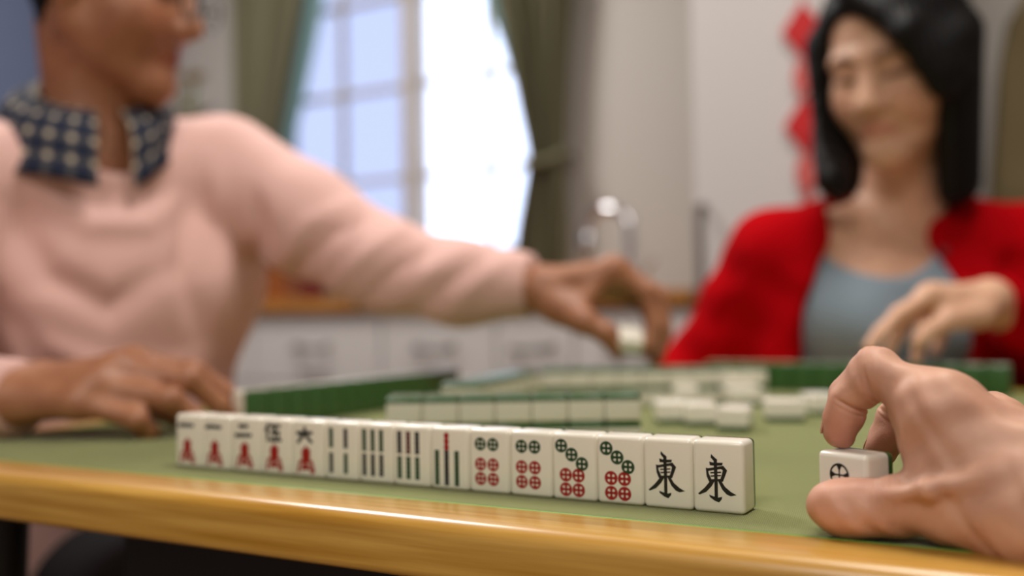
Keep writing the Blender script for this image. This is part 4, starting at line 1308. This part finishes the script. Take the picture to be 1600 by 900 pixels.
# the open front: a wedge that narrows towards the neck
def opening(X, Y, Z):
    px, py, pz = X - w_chs[0], Y - w_chs[1], Z - w_chs[2]
    x = px * w_side[0] + py * w_side[1]
    y = px * w_fw[0] + py * w_fw[1]
    hw = np.interp(pz, [-.30, -.06, .03, .10, .16, .22], [.125, .118, .095, .066, .068, .07])
    cx = np.interp(pz, [-.3, -.06, .12, .2], [-.075, -.068, -.036, -.02])
    return np.maximum(np.abs(x - cx) - hw, -(y - .0))
B.add(opening, w_chs - .45, w_chs + .45, 0.010, True)
B.econe(P(1218, 440, 1.39), P(1182, 650, 1.41), w_side, .036, .07, .045, .085, 0.02)
B.econe(P(1552, 440, 1.42), P(1556, 650, 1.44), w_side, .04, .07, .045, .085, 0.02)
B.ellip(w_nck + np.array([0, 0, .05]) + w_fw * .02, (w_side, w_fw, (0, 0, 1)), (.075, .095, .09), 0.01, True)
B.plane(w_hip + np.array([0, 0, .02]), (0, 0, -1), w_hip - .4, w_hip + .4, 0.01)
V, Q = B.mesh(2); N_ = vnormals(V, Q)
D = folds(V, N_, (w_ls, w_le), .003, 52, 1.6, .9) + folds(V, N_, (w_re, w_rw), .003, 60, 1.2, .3) + folds(V, N_, (w_rs, w_re), .003, 52, 1.5, 2.2)
card = body_object('cardigan', V + D, Q, M_RED_KNIT, wom, origin=WO)
M_BTN = mat('dark_red_button', lin(120, 18, 26), 0.3)
for i, (px, py) in enumerate(((1476, 392), (1486, 455), (1496, 520))):
    c = P(px, py, 1.31) - WO
    b = MB(); b.lathe([(0.006, -.002), (.0075, 0), (.006, .0025)], seg=16, mtx=Matrix.Translation(tuple(c)) @ Vector(w_fw).to_track_quat('Z', 'Y').to_matrix().to_4x4())
    b.build('button', M_BTN, card, True, 50)

# black straight hair to the shoulders with a side parting
B = Body(0.004)
fr, ff, fu = (ww(1, 0, 0) - ww(0, 0, 0)), (ww(0, 1, 0) - ww(0, 0, 0)), (ww(0, 0, 1) - ww(0, 0, 0))
B.ellip(ww(0, -.014, .045), (fr, ff, fu), (.093, .108, .095), 0.02)
B.econe(ww(0, -.05, .02), w_nck + w_fw * -.06 + np.array([0, 0, .04]), w_side, .09, .06, .085, .045, 0.03)
dn = np.array([0, 0, -1.0])
sl = -1 if (ww(1, 0, 0) - ww(0, 0, 0)) @ RT > 0 else 1      # local sign of the picture's left side
hl = ww(sl * .082, .0, .02); hr = ww(-sl * .084, .0, .02)
B.econe(hl, P(1303, 290, 1.30), hf, .05, .022, .034, .018, 0.025)
B.econe(hr, P(1500, 290, 1.34), hf, .062, .026, .05, .024, 0.025)
B.econe(ww(-sl * .04, .055, .085), ww(-sl * .084, .05, -.01), ff, .035, .018, .03, .016, 0.02)
# face opening
th_ = math.radians(17)
up2 = fu * math.cos(th_) + fr * sl * math.sin(th_); fr2 = fr * math.cos(th_) - fu * sl * math.sin(th_)
B.ellip(ww(sl * .012, .10, -.018), (fr2, ff, up2), (.068, .085, .105), 0.012, True)
B.econe(ww(sl * .02, .072, .112), ww(-sl * .05, .085, .05), ff, .02, .014, .022, .016, 0.012)
B.econe(ww(-sl * .05, .085, .05), ww(-sl * .078, .06, -.03), ff, .03, .016, .03, .014, 0.012)
V, Q = B.mesh(2); N_ = vnormals(V, Q)
az = np.arctan2((V - w_hc) @ nrm(fr), (V - w_hc) @ nrm(ff))
V = V + N_ * (.0012 * np.sin(az * 60 + 3 * np.sin(V[:, 2] * 20)))[:, None]
body_object('hair', V, Q, M_HAIR, wom, origin=WO)
V, Q = seated_legs(w_hip, w_fw, w_side, SEAT)
body_object('trousers', V, Q, M_TROUS, wom, origin=WO)
for sg in (-1, 1):
    k_ = w_hip + w_side * sg * .12 + w_fw * .42
    shoe(k_, w_fw, M_SHOE, wom)
stool((w_hip[0], w_hip[1], 0), 'round wooden stool under the woman in red')

# ================================================================== the nearest player's right hand
prs = empty('person', (0.70, -0.06, T), label='bare right hand reaching in from the right edge, pinching a tile', cat='person')
PO = np.array(prs.location)
B = Body(0.0008)
wr_ = P(1735, 790, .405)
idx = [P(1472, 645, .427), P(1369, 579, .449), P(1324, 622, .459), P(1312, 674, .4615)]
mid = [P(1508, 662, .446), P(1440, 610, .476), P(1402, 652, .484), P(1376, 704, .4835)]
rng_ = [P(1550, 668, .466), P(1500, 640, .50), P(1470, 690, .505), P(1455, 735, .495)]
lit = [P(1590, 700, .482), P(1555, 680, .512), P(1525, 715, .515), P(1510, 750, .507)]
thb = [P(1640, 800, .400), P(1490, 785, .420), P(1384, 793, .4305), P(1302, 790, .4385)]
hs = 1.0
mc = [idx[0], mid[0], rng_[0], lit[0]]
for i in range(4):
    B.cone(wr_ + .45 * (mc[i] - np.mean(mc, 0)), mc[i], .0195, .0125, 0.016)
for i in range(3):
    B.cone(mc[i], mc[i + 1], .0112, .0112, 0.012)
B.econe(wr_, P(2150, 790, .33), (0, 0, 1), .026, .030, .036, .040, 0.03)
B.cone(thb[0], thb[1], .021, .0165, 0.016)
B.cone(thb[0], wr_, .021, .023, 0.02)
B.cone(.5 * thb[0] + .5 * thb[1], idx[0], .014, .012, 0.02)
B.cone(P(1470, 755, .424), P(1462, 680, .435), .012, .0115, 0.014)
B.cone(P(1462, 680, .435), idx[0], .0115, .012, 0.010)
rad = {'i': (.0125, .0094, .0084, .0079), 'm': (.012, .0096, .0086, .0078), 'r': (.0115, .009, .008, .0072), 'l': (.010, .008, .007, .0064)}
for f, r in ((idx, rad['i']), (mid, rad['m']), (rng_, rad['r']), (lit, rad['l'])):
    for i in range(3):
        B.cone(f[i], f[i + 1], r[i], r[i + 1], .009 if i == 0 else .0035)
    B.sphere(f[1], r[1] * 1.07, .004)
    # soft pads on the bending side of each phalanx
    for i in (1, 2):
        m_ = .5 * (f[i] + f[i + 1])
        inn = nrm(np.cross(f[i + 1] - f[i], np.cross(f[0] - f[1], f[2] - f[1])))
        inn = inn if inn @ (f[0] - m_) > 0 else -inn
        B.sphere(m_ + inn * .0014, r[i] * .9, .005)
for i, (r0, r1) in enumerate(((.0175, .0135), (.0135, .0118), (.0118, .0112))):
    B.cone(thb[i], thb[i + 1], r0, r1, 0.007)
B.sphere(thb[1], .0145, .008)
tdir = nrm(thb[3] - thb[2])
B.sphere(thb[3] - tdir * .006 + np.array([0, 0, -.0012]), .0122, .005)
# tendon ridges over the back of the hand and a vein along the thumb side
for f in (idx, mid, rng_):
    o = np.cross(RT, nrm(f[0] - wr_)); o = np.array([0, 0, 1.0])
    B.cone(f[0] * .95 + wr_ * .05 + o * .0075 - FW * .004, wr_ * .6 + f[0] * .4 + o * .0125 - FW * .006, .003, .003, .008)
B.cone(P(1376, 776, .4215), P(1450, 764, .4075), .0022, .0026, .006)
B.cone(P(1450, 764, .4075), P(1560, 745, .394), .0026, .0024, .006)
V, Q = B.mesh(3); N_ = vnormals(V, Q)
# joint creases on the inside of the fingers and fine ones over the knuckles
D = np.zeros_like(V)
def crease(c, ax, side, amp, sig, rad_):
    q = (V - c) @ nrm(ax); o = V - c; rr = np.linalg.norm(o - q[:, None] * nrm(ax), axis=1)
    m = (rr < rad_) * (np.abs(q) < .01) * sstep(-.35, .3, (N_ @ nrm(side)))
    return -N_ * (amp * m * np.exp(-(q / sig) ** 2))[:, None]
for f, am in ((idx, 1.0), (mid, .8)):
    for j in (1, 2):
        bis = nrm(nrm(f[j + 1] - f[j]) - nrm(f[j - 1] - f[j]))
        inn = nrm(nrm(f[j + 1] - f[j]) + nrm(f[j - 1] - f[j]))
        D += crease(f[j], bis, inn, .0013 * am, .0009, .0155)
        D += crease(f[j] + bis * .0026, bis, inn, .0005 * am, .0007, .0155)
    for off in (-.003, -.001, .0012, .0033):
        bis = nrm(nrm(f[2] - f[1]) - nrm(f[0] - f[1])); out = -nrm(nrm(f[2] - f[1]) + nrm(f[0] - f[1]))
        D += crease(f[1] + bis * off, bis, out, .0003, .0006, .014)
tb = nrm(thb[3] - thb[1])
for off in (-.0035, -.0012, .0012, .003):
    D += crease(thb[2] + tb * off, tb, -FW, .00035, .0007, .016)
wob = .00035 * np.sin(V @ np.array([310., 170, 240]) + 2 * np.sin(V @ np.array([120., -210, 90]))) + .0003 * np.sin(V @ np.array([-150., 260, 330]))
V2 = V + D + N_ * wob[:, None]
V2[:, 2] = np.maximum(V2[:, 2], T + .0004)
tint = np.ones((len(V), 3))
for tip, r_, a_ in ((idx[3], .017, .55), (mid[3], .016, .4), (thb[3], .016, .25), (idx[1], .012, .22), (idx[0], .014, .15), (thb[2], .012, .15)):
    w_ = np.exp(-(np.linalg.norm(V - tip, axis=1) / r_) ** 2)
    tint *= 1 - a_ * w_[:, None] * np.array([.05, .45, .42])
body_object('body', V2, Q, M_SKIN_NEAR, prs, tint, PO)
# fingernails
M_NAIL = mat('fingernail', lin(204, 152, 132), 0.35)
for f, r in ((idx, .0083), (mid, .0078), (thb, .0112)):
    d = nrm(f[3] - f[2])
    inn = nrm(nrm(f[0] - f[1]) + nrm(f[2] - f[1])) if f is not thb else nrm(np.array(FW) * .25 + np.array([0, 0, .9]))
    up_ = -inn; up_ = nrm(up_ - d * (up_ @ d)); sd = np.cross(d, up_)
    b = MB(); g = []
    for j in range(7):
        t = j / 6; al = -.007 + .010 * t
        for i in range(7):
            a = (i / 6 - .5) * 1.35 * (1 - .25 * max(0, t - .7) / .3)
            rr = r * .985
            hgt = math.sqrt(max(0, rr * rr - max(0, al) ** 2)) if al > 0 else rr
            g.append(b.bm.verts.new(Vector(f[3] + d * al + (up_ * math.cos(a) + sd * math.sin(a)) * (hgt if al > 0 else rr) - PO)))
    for j in range(6):
        for i in range(6):
            b.bm.faces.new((g[j * 7 + i], g[j * 7 + i + 1], g[(j + 1) * 7 + i + 1], g[(j + 1) * 7 + i]))
    no = b.build('fingernail', M_NAIL, prs, True)
    so_ = no.modifiers.new('thickness', 'SOLIDIFY'); so_.thickness = 0.0009; so_.offset = 0.0
# dark sleeve further up the arm, outside the picture
B = Body(0.003)
s0, s1 = P(2090, 782, .342), P(2420, 800, .30)
B.cone(s0, s1, .046, .056, .02); B.plane(s0, s0 - s1, s0 - .06, s0 + .06, .003)
V, Q = B.mesh(2); body_object('sleeve', V, Q, mat('navy_sleeve', lin(40, 44, 60), 0.9), prs, origin=PO)
